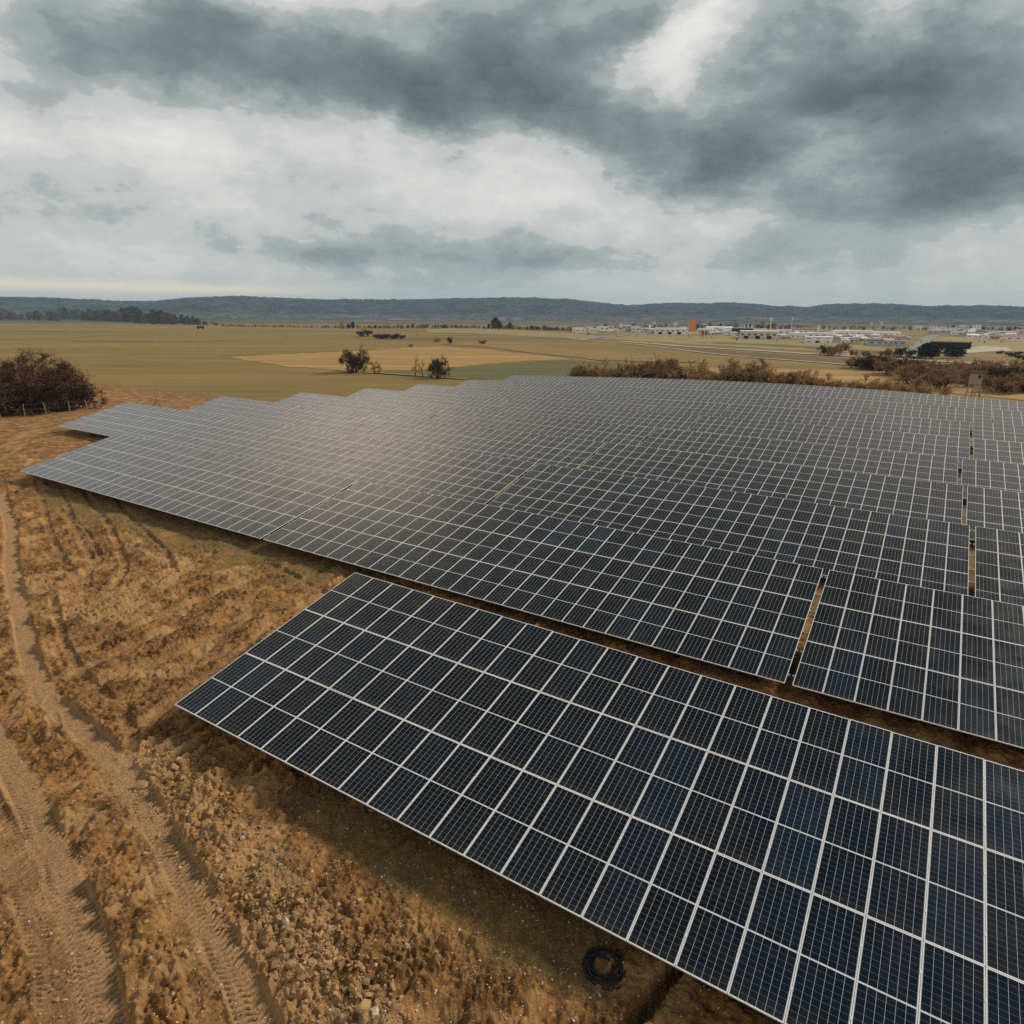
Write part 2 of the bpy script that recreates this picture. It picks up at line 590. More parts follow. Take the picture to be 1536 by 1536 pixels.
TRACKS = [   # photo path, half width, depth, lug strength, strength as a pale worn band
    ([(2, 742), (16, 790), (16, 850), (30, 920), (42, 980), (58, 1030), (95, 1070), (142, 1108), (182, 1152), (218, 1205), (254, 1270),
      (292, 1340), (328, 1410), (362, 1480), (392, 1545), (420, 1610)], .38, .07, 1.0, 1.0),
    ([(-40, 1060), (0, 1118), (34, 1180), (64, 1245), (92, 1310), (116, 1372), (136, 1440), (156, 1530), (168, 1610)], .42, .07, 1.0, 1.0),
    ([(92, 1065), (150, 1135), (205, 1225), (245, 1320), (285, 1420), (318, 1536)], .30, .03, .6, .3),
    ([(-40, 1180), (30, 1300), (70, 1400), (95, 1536)], .42, .03, .7, .5),
    ([(60, 1010), (78, 1060), (84, 1100)], .18, .05, .2, .4), ([(0, 1100), (40, 1060), (80, 1030)], .22, .05, .4, .5),
    ([(0, 1080), (30, 1040), (52, 1005)], .2, .05, .3, .4),
    ([(225, 1085), (270, 1045), (330, 1000), (420, 930), (490, 890)], .26, .10, .1, .35),
    ([(120, 1040), (220, 1000), (330, 950), (420, 905), (500, 868)], .24, .10, .1, .35),
    ([(110, 1010), (210, 965), (330, 915), (420, 885), (500, 850)], .22, .10, .1, .3),
    ([(120, 975), (230, 930), (340, 885), (430, 850), (480, 838)], .24, .10, .1, .4),
    ([(250, 880), (330, 850), (400, 845), (450, 870), (490, 890)], .2, .08, .3, .4),
    ([(70, 890), (120, 870), (150, 840), (130, 800), (100, 770)], .22, .08, .2, .2),
    ([(130, 880), (138, 840), (120, 800), (90, 765)], .2, .08, .2, .2),
    ([(0, 690), (40, 665), (90, 655), (140, 660)], .3, .05, .3, .6), ([(0, 672), (40, 650), (95, 640)], .3, .05, .3, .6),
    ([(40, 700), (70, 668), (110, 664)], .25, .06, .2, .3),
    ([(290, 1085), (345, 1010), (430, 945), (500, 905)], .16, .10, .1, .25), ([(150, 1060), (240, 1025), (340, 975), (420, 925)], .14, .09, .1, .25),
    ([(100, 950), (200, 912), (300, 872), (380, 840), (450, 845), (505, 862)], .18, .10, .1, .3),
    ([(85, 920), (160, 900), (250, 862), (320, 832)], .16, .09, .1, .2),
    ([(150, 720), (200, 780), (250, 830), (262, 858)], .2, .09, .1, .3), ([(120, 730), (165, 790), (190, 850), (175, 880)], .22, .10, .1, .3),
    ([(95, 735), (110, 790), (145, 850)], .2, .09, .1, .3), ([(55, 720), (75, 800), (100, 850)], .2, .08, .1, .3),
    ([(185, 1075), (205, 1110), (190, 1150)], .22, .10, .1, .35), ([(165, 1050), (120, 1010), (95, 960), (80, 900)], .18, .08, .1, .3),
]
TRENCH = [([(1040, 1432), (1012, 1455), (985, 1490), (950, 1536), (900, 1600)], .17, .55), ([(420, 1070), (330, 1108), (285, 1130), (262, 1142)], .13, .32),
          ([(640, 1240), (560, 1290), (480, 1330)], .12, .07)]
BERM = [([(225, 1120), (300, 1230), (360, 1330), (420, 1420), (470, 1500), (520, 1580)], .9, .16), ([(150, 930), (210, 880), (280, 840), (350, 805)], 1.2, .22),
        ([(40, 870), (90, 900), (130, 930)], .8, .15), ([(170, 760), (215, 830), (262, 850)], .5, .14),
        ([(330, 860), (420, 850), (500, 872)], .7, .12)]
GRASSY = [([(90, 735), (250, 790), (330, 815), (430, 835), (520, 860)], 4.2), ([(470, 1180), (620, 1290), (760, 1370), (900, 1450)], 1.7)]


def ground_detail(X, Y):
    P = np.stack([X, Y], 1)
    r = np.hypot(X, Y)
    near = 1 - sstep(55, 115, r)
    # is it bare earth? (the site) or field?
    left_edge = fbm(X / 9, Y / 9, 3) * 4
    site = 1 - sstep(63, 73, .61 * X + .79 * Y + left_edge * .9)       # bare soil this side of the field edge
    right = sstep(0, 14, (X + 11) * .52 + (Y - 19) * .85 - 12) * sstep(-42, -22, X)         # behind the front row: between the tables
    bare = np.clip(site, 0, 1)
    grass = 1 - bare
    grass = np.maximum(grass, right * .75)
    for path, w in GRASSY:
        d, s = line_coords(P, ground_line(path))
        wob = 1 + .5 * fbm(X / 1.3, Y / 1.3, 3)
        grass = np.maximum(grass, (1 - sstep(w * .35, w, np.abs(d) * wob)) * .85)
    rough = bare * (1 - .75 * grass)
    # broad, clod and crumb relief
    th = math.radians(66)
    a, b = X * math.cos(th) + Y * math.sin(th), -X * math.sin(th) + Y * math.cos(th)
    streak = fbm(a / 3.2, b / .55, 4, .55)
    zone = sstep(-.2, .5, fbm(X / 5 + 3, Y / 5, 2))
    h = .17 * fbm(X / 2.3, Y / 2.3, 4, .55) * (.35 + .65 * rough)
    h += .20 * streak * rough * (.4 + .6 * zone)
    rid = 1 - np.abs(fbm(X / .62 + 7, Y / .62, 3, .55))
    h += .085 * (rid - .6) * rough * 1.5
    b1 = np.abs(fbm(X / .42 + 11, Y / .42, 3, .55))
    b2 = np.abs(fbm(X / .15 - 5, Y / .15, 2, .5))
    crumb = sstep(-.35, .35, fbm(X / 2.6 - 8, Y / 2.6, 3))
    h += (.175 * b1 + .06 * b2) * (.15 + .85 * rough) * (.30 + .70 * crumb) * near
    pale = .5 + .5 * fbm(X / 1.7 + 30, Y / 1.7, 4, .6)
    rub = np.zeros_like(X)
    for path, w, hh in BERM:
        d, s = line_coords(P, ground_line(path))
        k = np.exp(-(d / w) ** 2) * (.6 + .6 * np.clip(fbm(X / .9, Y / .9, 2) + .4, 0, 1.4))
        cl_ = 1 - np.abs(fbm(X / .33 + 5, Y / .33, 3, .6))
        h += hh * k * (.45 + .9 * (cl_ - .5))
        rub = np.maximum(rub, np.clip(k, 0, 1))
    wear = np.zeros_like(X)
    for path, w, dep, lug, band in TRACKS:
        d, s = line_coords(P, ground_line(path))
        d = d + .05 * fbm(s / 1.4, s * 0 + w * 37, 2)
        k = 1 - sstep(w * .8, w * 1.12, np.abs(d))
        side = np.exp(-((np.abs(d) - w * 1.25) / (.3 * w)) ** 2)
        keep = 1 - .93 * k * min(1, .35 + band)
        h = h * keep
        chev = s + .30 * np.abs(d) + .016 * np.sin(d * 24) + .05 * fbm(s / .9, d / .35, 3)
        saw = (chev / .150) % 1.0
        lugs = sstep(0, .22, saw) * (1 - sstep(.66, .95, saw))
        patchy = .25 + .75 * sstep(-.75, -.05, fbm(s / 2.1 + w * 50, d / 1.2, 2))
        dep = dep * (.45 + .7 * sstep(-.5, .5, fbm(s / 1.1 + w * 9, d * 0 + 3, 2)))
        h += -dep * k + lug * patchy * (.085 if w > .35 else .04) * (1 - sstep(20, 32, r)) * (lugs - .5) * k + side * dep * .55 * (.5 + fbm(X / .4, Y / .4, 2) * .5)
        wear = np.maximum(wear, k * band * (.75 + .25 * patchy))
    for path, w, dep in TRENCH:
        d, s = line_coords(P, ground_line(path))
        d = d + .06 * fbm(s / .5, s * 0, 3)
        h -= dep * (1 - sstep(w * .6, w * 1.1, np.abs(d)))
        h += .10 * np.exp(-((np.abs(d) - w * 1.6) / .12) ** 2) * (1 if dep > .2 else .2)
    return h * near, grass, wear, np.clip(pale * (1 - grass) + rub * .6, 0, 1), rub


# ------------------------------------------------------------------ ground sheet (one mesh, to the horizon)
def build_ground():
    ang = np.concatenate([np.arange(-180, -54, 6.0), np.linspace(-52, 12, 700), np.linspace(12.3, 46, 90), np.arange(50, 180, 6.0)])
    rr = [0.0, 3.0]
    r = 6.0
    while r < 10.5:
        rr.append(r)
        r *= 1.01
    while r < 28:
        rr.append(r)
        r *= 1.0019
    while r < 60:
        rr.append(r)
        r *= 1.0030
    while r < 170:
        rr.append(r)
        r *= 1.008
    while r < 7500:
        rr.append(r)
        r *= 1.05
    rr = np.array(rr)
    A, RR = np.meshgrid(np.radians(ang), rr)
    X, Y = (RR * np.sin(A)).ravel(), (RR * np.cos(A)).ravel()
    Z = terrain(X, Y)
    m = (np.hypot(X, Y) < 200) & (Y > -20)
    att = np.zeros((len(X), 4), np.float32)
    att[:, 0] = 1.0
    att[:, 3] = 1.0
    hd, gr, we, pa, ru = ground_detail(X[m], Y[m])
    Z[m] += hd
    att[m, 0], att[m, 1], att[m, 2] = gr, we, pa
    na, nr = len(ang), len(rr)
    i, j = np.meshgrid(np.arange(nr - 1), np.arange(na), indexing='ij')
    j2 = (j + 1) % na
    q = np.stack([i * na + j, i * na + j2, (i + 1) * na + j2, (i + 1) * na + j], 2).reshape(-1, 4)[:, ::-1]
    me = np_mesh('ground', np.stack([X, Y, Z], 1), q, [ground_material()], smooth=True)
    ca = me.attributes.new('soil', 'FLOAT_COLOR', 'POINT')
    ca.data.foreach_set('color', att.ravel())
    return tag(link('ground', me), kind='structure')


def ground_material():
    m = bpy.data.materials.new('soil_and_grass')
    m.use_nodes = True
    t = NT(m.node_tree)
    b = m.node_tree.nodes['Principled BSDF']
    b.inputs['Roughness'].default_value = 0.95
    b.inputs['Specular IOR Level'].default_value = 0.12
    at_ = t.new('ShaderNodeAttribute', attribute_name='soil')
    s = t.new('ShaderNodeSeparateColor')
    t.l.new(at_.outputs['Color'], s.inputs[0])
    g = t.new('ShaderNodeNewGeometry')
    P = g.outputs['Position']
    n1 = t.noise(P, 0.8, 9, 0.66)
    n2 = t.noise(P, 7.0, 8, 0.7)
    n3 = t.noise(P, 34.0, 4, 0.6)
    dirt = t.ramp(n1, [(0.30, (.060, .025, .008)), (0.46, (.140, .066, .022)), (0.57, (.290, .142, .046)), (0.72, (.52, .290, .115))])
    dirt = t.mix(t.math('MULTIPLY', t.smooth(n2, .42, .66), 0.55), dirt, (.50, .272, .100))
    dirt = t.mix(t.math('MULTIPLY', t.smooth(n2, .44, .28), 0.45), dirt, (.060, .027, .010))  # crevice shade painted into the colour where the bump noise dips
    dirt = t.mix(t.math('MULTIPLY', t.smooth(s.outputs[2], .45, .95), 0.50), dirt, (.56, .335, .150))
    worn = t.mix(t.smooth(n2, .3, .7), (.36, .205, .095), (.48, .295, .145))
    dirt = t.mix(t.math('MULTIPLY', s.outputs[1], 0.92), dirt, worn)
    n4 = t.noise(P, 16.0, 6, .7)
    dirt = t.mix(t.math('MULTIPLY', t.smooth(n4, .45, .28), .40), dirt, (.055, .024, .009))
    dirt = t.mix(t.math('MULTIPLY', t.smooth(n4, .56, .72), .45), dirt, (.52, .345, .18))
    dirt = t.mix(t.math('MULTIPLY', t.smooth(n3, .66, .80), .5), dirt, (.62, .49, .34))
    # grass: dry olive, streaked over the far fields
    sp = t.new('ShaderNodeSeparateXYZ')
    t.l.new(P, sp.inputs[0])
    fields = t.noise(t.comb(t.math('MULTIPLY', sp.outputs[0], 0.0035), t.math('MULTIPLY', sp.outputs[1], 0.011), 0.0), 1.0, 5, 0.6, 0.4)
    g1 = t.noise(t.comb(t.math('MULTIPLY', sp.outputs[0], 0.06), t.math('MULTIPLY', sp.outputs[1], 0.25), 0.0), 1.0, 8, 0.65)
    grass = t.ramp(fields, [(0.36, (.120, .086, .026)), (0.46, (.208, .136, .036)), (0.53, (.170, .124, .040)), (0.63, (.285, .165, .046))])
    stripe = t.noise(t.comb(t.math('MULTIPLY', sp.outputs[0], 0.008), t.math('MULTIPLY', sp.outputs[1], 0.075), 0.0), 1.0, 5, 0.7, 0.8)
    grass = t.mix(t.math('MULTIPLY', t.smooth(stripe, .50, .62), .45), grass, (.29, .185, .062))
    grass = t.mix(t.math('MULTIPLY', t.smooth(stripe, .46, .36), .50), grass, (.125, .095, .034))
    grass = t.mix(t.math('MULTIPLY', t.smooth(g1, .40, .70), .30), grass, (.29, .195, .072))
    grass = t.mix(t.math('MULTIPLY', t.smooth(g1, .46, .25), .40), grass, (.135, .105, .034))
    grass = t.mix(t.math('MULTIPLY', t.smooth(n2, .38, .68), .35), grass, (.33, .235, .085))
    # the lowland beyond a kilometre: brown woods and pale strips
    dist = t.vmath('LENGTH', P)
    low = t.noise(t.comb(t.math('MULTIPLY', sp.outputs[0], 0.0022), t.math('MULTIPLY', sp.outputs[1], 0.012), 0.0), 1.0, 7, 0.7, 0.6)
    lowc = t.ramp(low, [(0.30, (.035, .032, .024)), (0.46, (.075, .065, .045)), (0.55, (.15, .125, .075)), (0.66, (.10, .085, .055)), (0.75, (.26, .22, .15))])
    grass = t.mix(t.smooth(dist, 1150, 1700), grass, lowc)
    gm = t.math('ADD', s.outputs[0], t.math('MULTIPLY', t.math('SUBTRACT', n2, .5), .7))
    neargrass = t.mix(t.smooth(n4, .35, .65), (.135, .092, .034), (.265, .180, .072))
    neargrass = t.mix(t.math('MULTIPLY', t.smooth(n1, .40, .62), .7), neargrass, dirt)
    grass = t.mix(t.smooth(dist, 45, 80, 1.0, 0.0), grass, neargrass)
    colr = t.mix(t.smooth(gm, .25, .95), dirt, grass)
    t.l.new(colr, b.inputs['Base Color'])
    h = t.math('ADD', t.math('MULTIPLY', n2, .10), t.math('MULTIPLY', n3, .035))
    bn = t.new('ShaderNodeBump')
    bn.inputs['Strength'].default_value = 0.9
    bn.inputs['Distance'].default_value = 0.9
    t.l.new(h, bn.inputs['Height'])
    fade = t.smooth(dist, 60, 200, 1.0, 0.12)
    t.l.new(fade, bn.inputs['Strength'])
    t.l.new(bn.outputs[0], b.inputs['Normal'])
    return m


build_ground()


# ------------------------------------------------------------------ field patches, roads (thin sheets on the flat ground)
def field_mat(name, c, streak, amt=.35, sc=(.03, .2)):
    m = bpy.data.materials.new(name)
    m.use_nodes = True
    t = NT(m.node_tree)
    b = m.node_tree.nodes['Principled BSDF']
    b.inputs['Roughness'].default_value = 0.95
    b.inputs['Specular IOR Level'].default_value = 0.1
    g = t.new('ShaderNodeNewGeometry')
    mp = t.new('ShaderNodeMapping')
    t.l.new(g.outputs['Position'], mp.inputs[0])
    mp.inputs['Rotation'].default_value = (0, 0, streak)
    mp.inputs['Scale'].default_value = (sc[0], sc[1], 0)
    n = t.noise(mp.outputs[0], 1.0, 8, 0.68, 0.3)
    n2 = t.noise(g.outputs['Position'], 1.7, 5, 0.7)
    cc = t.ramp(n, [(0.28, tuple(q * (1 - amt) for q in c)), (0.5, c), (0.74, tuple(min(1, q * (1 + amt)) for q in c))])
    cc = t.mix(t.math('MULTIPLY', t.smooth(n2, .4, .7), .3), cc, tuple(q * .7 for q in c))
    t.l.new(cc, b.inputs['Base Color'])
    return m


_lift = [0.0]


def patch(name, poly, m, lift=0.06):
    _lift[0] += 0.012
    pts = []
    n = len(poly)
    for i in range(n):
        a, b = np.array(poly[i], float), np.array(poly[(i + 1) % n], float)
        k = max(1, int(np.linalg.norm(b - a) // 12))
        for j in range(k):
            q = a + (b - a) * j / k
            pts.append((q[0] + (rnd.uniform(-4, 4) if j else 0), q[1] + (rnd.uniform(-.6, .6) if j else 0)))
    v = np.array([at(*p) for p in pts])
    v[:, 2] = ZF + lift + _lift[0]
    me = bpy.data.meshes.new(name)
    me.from_pydata([tuple(q) for q in v], [], [tuple(range(len(v)))])
    me.materials.append(m)
    me.update()
    if me.polygons[0].normal.z < 0:
        me.flip_normals()
    return tag(link(name, me), kind='structure')


def ribbon(name, path, width, m, lift=0.10):
    """strip of constant real width along a photo path on the flat ground"""
    _lift[0] += 0.012
    q = np.array([at(*p) for p in path])
    d = np.concatenate([[0], np.cumsum(np.linalg.norm(np.diff(q[:, :2], axis=0), axis=1))])
    s = np.linspace(0, d[-1], max(12, int(d[-1] / 6)))
    c = np.stack([np.interp(s, d, q[:, 0]), np.interp(s, d, q[:, 1])], 1)
    for _ in range(4):
        c[1:-1] = (c[:-2] + 2 * c[1:-1] + c[2:]) / 4
    t = np.gradient(c, axis=0)
    t /= np.linalg.norm(t, axis=1)[:, None]
    nrm = np.stack([-t[:, 1], t[:, 0]], 1)
    wv_ = width * .5 * (1 + .25 * np.array([rnd.uniform(-1, 1) for _ in s]))
    L, Rr = c + nrm * wv_[:, None], c - nrm * wv_[:, None]
    k = len(s)
    base = np.array([float(terrain(a_[0], a_[1])) for a_ in c]) + lift + _lift[0]
    v = np.concatenate([np.column_stack([L, base]), np.column_stack([Rr, base])])
    f = np.array([(i, i + k, i + k + 1, i + 1) for i in range(k - 1)])
    return tag(link(name, np_mesh(name, v, f, [m])), kind='structure')


M_gold = field_mat('straw', (.37, .225, .082), R(8), .42, (.010, .13))
M_green = field_mat('young_crop', (.135, .124, .050), R(-5), .25, (.02, .12))
M_pale = field_mat('pale_grass', (.30, .23, .10), R(4), .3)
M_brown = field_mat('brown_fallow', (.165, .105, .052), R(-4), .35, (.05, .3))
M_dry = field_mat('dry_grass', (.265, .175, .068), R(-6), .3)
M_road = field_mat('pale_gravel', (.45, .39, .28), R(0), .2)
M_asph = field_mat('grey_road', (.25, .24, .215), R(0), .15)
M_ditch = field_mat('dark_ditch', (.085, .062, .026), R(0), .3)  # dark brown for the ditch lines between the fields
patch('golden_field', [(345, 536), (430, 531), (520, 527), (600, 522), (660, 520), (720, 524), (790, 531), (860, 539), (800, 541), (745, 545),
                       (680, 551), (620, 555), (565, 557), (500, 555), (430, 550), (385, 543)], M_gold)
patch('green_field', [(560, 560), (640, 555), (745, 547), (800, 543), (845, 540), (900, 543), (1000, 549), (1060, 552), (1060, 566), (860, 569), (720, 570), (640, 567)], M_green)
patch('dry_field', [(1000, 553), (1100, 551), (1180, 553), (1300, 557), (1420, 560), (1536, 566), (1600, 572), (1600, 606), (1400, 588), (1200, 574), (1060, 567)], M_gold)
patch('brown_field', [(960, 517), (1040, 523), (1140, 529), (1240, 536), (1330, 541), (1420, 546), (1420, 556), (1320, 552), (1190, 540), (1060, 530)], M_brown)
patch('verge_field', [(900, 508), (980, 513), (1060, 518), (1180, 525), (1300, 530), (1370, 530), (1300, 519), (1180, 511), (1080, 503), (960, 501)], M_pale)
patch('airfield_grass', [(1040, 514), (1140, 519), (1250, 526), (1330, 531), (1330, 527), (1200, 519), (1100, 514)], M_green)
patch('meadow', [(1400, 505), (1470, 508), (1600, 512), (1600, 533), (1500, 527), (1455, 518), (1398, 514)], M_pale)
patch('spoil_ground', [(1450, 523), (1475, 519), (1510, 521), (1520, 527), (1480, 528), (1450, 530)], M_road)
patch('upper_meadow', [(640, 494), (700, 492), (780, 496), (860, 501), (905, 505), (880, 508), (800, 505), (720, 501), (640, 499)], M_pale)
patch('olive_strip', [(720, 512), (800, 518), (870, 524), (960, 530), (1060, 545), (900, 541), (800, 530), (720, 520), (660, 517)], M_dry)
ribbon('farm_track', [(-60, 482), (60, 484), (130, 486), (230, 489), (300, 491), (360, 492), (420, 493.5), (500, 495), (560, 497), (610, 498.5)], 5.0, M_road)
ribbon('field_path', [(860, 509), (905, 513), (960, 517.5), (1060, 530), (1130, 537), (1190, 541), (1275, 548), (1330, 553)], 3.0, M_road)
ribbon('road', [(925, 512), (980, 516), (1040, 521), (1140, 526.5), (1240, 533), (1350, 539), (1450, 545), (1560, 552)], 7.0, M_road)
ribbon('highway_ramp', [(872, 510), (890, 507), (915, 505), (940, 502), (980, 499.5)], 12.0, M_asph)
ribbon('town_road', [(1401, 503), (1392, 508), (1382, 516), (1368, 529), (1362, 536)], 9.0, M_asph)
ribbon('meadow_track', [(640, 502.5), (720, 503), (790, 505), (850, 507), (880, 511)], 4.0, M_road)
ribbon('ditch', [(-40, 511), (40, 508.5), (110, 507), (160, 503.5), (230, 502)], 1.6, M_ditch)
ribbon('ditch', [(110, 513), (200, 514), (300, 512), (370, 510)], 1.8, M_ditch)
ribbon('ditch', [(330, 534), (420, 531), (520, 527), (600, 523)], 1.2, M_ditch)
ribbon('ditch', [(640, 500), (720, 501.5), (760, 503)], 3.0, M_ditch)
ribbon('field_edge', [(500, 556), (560, 560), (620, 564), (700, 570)], 1.4, M_gold)

# ------------------------------------------------------------------ hills
def hills():
    prof = [(-700, 447), (-300, 444), (0, 445), (60, 446), (110, 449), (180, 452), (235, 451), (280, 446), (340, 445), (420, 447), (520, 450), (600, 449), (680, 448),
            (740, 446.5), (800, 447), (850, 449), (900, 454), (940, 458), (975, 456), (1010, 454), (1060, 456), (1100, 454.5), (1140, 456), (1165, 460), (1210, 462),
            (1235, 458), (1260, 456), (1340, 456), (1390, 459), (1450, 460), (1536, 460), (1800, 462), (2300, 458)]
    pa = np.array([az_el(x, y) for x, y in prof])
    angs = np.radians(np.concatenate([np.arange(-85, -45, 1.0), np.linspace(-45, 45, 560), np.arange(46, 86, 1.0)]))
    crest = np.interp(angs, pa[:, 0], pa[:, 1])
    RC = 4300.0
    rs = np.concatenate([np.linspace(2350, RC, 46), np.linspace(RC + 150, 6200, 8)])
    V = []
    for r in rs:
        x, y = r * np.sin(angs), r * np.cos(angs)
        top = CAM[2] + np.tan(crest) * RC - ZF
        t = (r - 2350) / (RC - 2350)
        if t <= 1:
            k = sstep(0.30, 1.0, t) * .93 + .07 * t
            g = fbm(x / 330, y / 330, 5, .55) * 30 * math.sin(math.pi * min(1, t)) ** .8 * (0.2 + t)
            bump = fbm(x / 45, y / 45, 3, .6) * 5.0 * sstep(.1, .6, t)
            z = ZF + top * k + g * .7 + bump * (1 if t < .97 else .45)
        else:
            z = ZF + top * (1 - .6 * (r - RC) / 1900) + fbm(x / 200, y / 200, 3) * 10
        V.append(np.stack([x, y, z], 1))
    V = np.concatenate(V)
    na = len(angs)
    i, j = np.meshgrid(np.arange(len(rs) - 1), np.arange(na - 1), indexing='ij')
    q = np.stack([i * na + j, i * na + j + 1, (i + 1) * na + j + 1, (i + 1) * na + j], 2).reshape(-1, 4)[:, ::-1]
    m = bpy.data.materials.new('wooded_slope')
    m.use_nodes = True
    t = NT(m.node_tree)
    b = m.node_tree.nodes['Principled BSDF']
    b.inputs['Roughness'].default_value = 1.0
    b.inputs['Specular IOR Level'].default_value = 0.0
    g = t.new('ShaderNodeNewGeometry')
    sp = t.new('ShaderNodeSeparateXYZ')
    t.l.new(g.outputs['Position'], sp.inputs[0])
    n = t.noise(g.outputs['Position'], 0.011, 9, 0.78)
    n2 = t.noise(g.outputs['Position'], 0.0035, 6, 0.7, 0.5)
    wood = t.ramp(n, [(0.36, (.010, .018, .024)), (0.5, (.036, .045, .050)), (0.62, (.085, .092, .090))])
    field = t.ramp(n2, [(0.36, (.03, .035, .035)), (0.45, (.12, .115, .085)), (0.52, (.045, .05, .045)), (0.60, (.24, .22, .16)), (0.68, (.07, .07, .055))])
    lowf = t.smooth(t.math('ADD', sp.outputs[2], t.math('MULTIPLY', t.math('SUBTRACT', n2, .5), 55)), 8, 34, 1.0, 0.0)
    t.l.new(t.mix(lowf, wood, field), b.inputs['Base Color'])
    tag(link('hills', np_mesh('hills', V, q, [m], smooth=True)), kind='structure')


hills()


# ------------------------------------------------------------------ solar tables
def cell_material():
    m = bpy.data.materials.new('solar_cells')
    m.use_nodes = True
    t = NT(m.node_tree)
    b = m.node_tree.nodes['Principled BSDF']
    uvn = t.new('ShaderNodeUVMap')
    s = t.new('ShaderNodeSeparateXYZ')
    t.l.new(uvn.outputs[0], s.inputs[0])
    u, v = s.outputs[0], s.outputs[1]            # u in 0..6 columns, v in 0..20 half cells + centre strip
    def line(x, w):
        f_ = t.math('FRACT', x)
        d = t.math('MINIMUM', f_, t.math('SUBTRACT', 1.0, f_))
        return t.math('LESS_THAN', d, w)
    lu = line(u, .018)
    v2 = t.math('ABSOLUTE', t.math('SUBTRACT', v, 10.0))
    lv = line(t.math('SUBTRACT', v2, .13), .020)
    mid = t.math('LESS_THAN', v2, .13)
    oi = t.new('ShaderNodeObjectInfo')
    r1 = oi.outputs['Random']
    wn = t.new('ShaderNodeTexWhiteNoise', noise_dimensions='1D')
    t.l.new(t.math('MULTIPLY', r1, 91.7), wn.inputs['W'])
    cell = t.ramp(r1, [(0.0, (.0034, .0037, .0046)), (.60, (.0038, .0046, .0066)), (.88, (.0056, .0090, .0145)), (.97, (.006, .013, .023)), (1.0, (.006, .019, .035))])  # bluer tint on some panels paints in their differing sky reflection
    # every cell a touch different
    cn = t.new('ShaderNodeTexWhiteNoise', noise_dimensions='3D')
    t.l.new(t.comb(t.math('FLOOR', u), t.math('FLOOR', v), r1), cn.inputs['Vector'])
    cell = t.mix(t.math('MULTIPLY', cn.outputs['Value'], .35), cell, (.004, .005, .008))
    c = t.mix(t.math('MULTIPLY', lv, .9), cell, (.13, .175, .225))
    c = t.mix(t.math('MULTIPLY', lu, .95), c, (.56, .57, .58))
    c = t.mix(mid, c, (.66, .67, .66))
    gd = t.new('ShaderNodeNewGeometry')
    dn = t.noise(gd.outputs['Position'], 2.6, 7, .7)
    dv = t.smooth(v, 2.2, 0.0, 0.0, 1.0)
    dust = t.math('MULTIPLY', t.math('ADD', t.smooth(dn, .45, .75), dv), .035)
    c = t.mix(dust, c, (.34, .27, .18))
    t.l.new(c, b.inputs['Base Color'])
    b.inputs['Roughness'].default_value = 0.24
    b.inputs['IOR'].default_value = 1.45
    b.inputs['Specular IOR Level'].default_value = 0.46
    # dust
    g = t.new('ShaderNodeNewGeometry')
    n = t.noise(g.outputs['Position'], .9, 6, .6)
    t.l.new(t.smooth(n, .3, .7, .17, .25), b.inputs['Roughness'])
    return m


M_cell = cell_material()
M_alu = mat('anodised_frame', (.74, .74, .72), .55, .3, (3.0, .08))
M_galv = mat('galvanised_steel', (.34, .35, .35), .55, .5, (6.0, .2), metal=0.5)
M_back = mat('panel_backsheet', (.06, .06, .065), .6, .3)
PL = 2 * PH - .012               # panel length
PWID = PW - .010


def laminate_geo():
    fe, fs = .026, .020          # visible frame at the short ends and along the sides
    x0, x1, y0, y1, z = fs, PWID - fs, fe, PL - fe, .036
    v = [(x0, y0, z), (x1, y0, z), (x1, y1, z), (x0, y1, z)]
    mx, my = .035, .06
    uv = [(-mx, -my), (6 + mx, -my), (6 + mx, 20 + my), (-mx, 20 + my)]
    vb = [(x0, y0, z - .006), (x1, y0, z - .006), (x1, y1, z - .006), (x0, y1, z - .006)]
    return v, uv, vb, (fe, fs)


_v, _uv, _vb, (_fe, _fs) = laminate_geo()


def frame_mb():
    mb = MB()
    mb.box((0, 0, 0), (PWID, _fe, .04)).box((0, PL - _fe, 0), (PWID, PL, .04))
    for yc in (.24, .76):
        mb.box((PWID - .012, yc * PL - .035, .0402), (PWID + .022, yc * PL + .035, .046))
    mb.box((0, _fe, 0), (_fs, PL - _fe, .0395)).box((PWID - _fs, _fe, 0), (PWID, PL - _fe, .0395))
    return mb


def lam_mesh():
    v = np.array(_v + _vb)
    f = np.array([(0, 1, 2, 3), (7, 6, 5, 4)])
    uv = np.array(_uv + _uv)
    return np_mesh('solar_panel', v, f, [M_cell, M_back], [0, 1], uv=uv)


def full_mesh():
    fm = frame_mb()
    fv = np.concatenate(fm.v)
    ff = np.concatenate(fm.f4)
    v = np.concatenate([np.array(_v + _vb), fv])
    f = np.concatenate([np.array([(0, 1, 2, 3), (7, 6, 5, 4)]), ff + 8])
    uv = np.concatenate([np.array(_uv + _uv), np.zeros((len(fv), 2))])
    return np_mesh('solar_panel', v, f, [M_cell, M_back, M_alu], [0, 1] + [2] * len(ff), uv=uv)


ME_LAM, ME_FRAME, ME_FULL = lam_mesh(), frame_mb().mesh('frame', [M_alu]), full_mesh()
_support_cache = {}
PURLIN_V = [.42, 1.52, 2.42, 3.52, 4.48, 5.55]


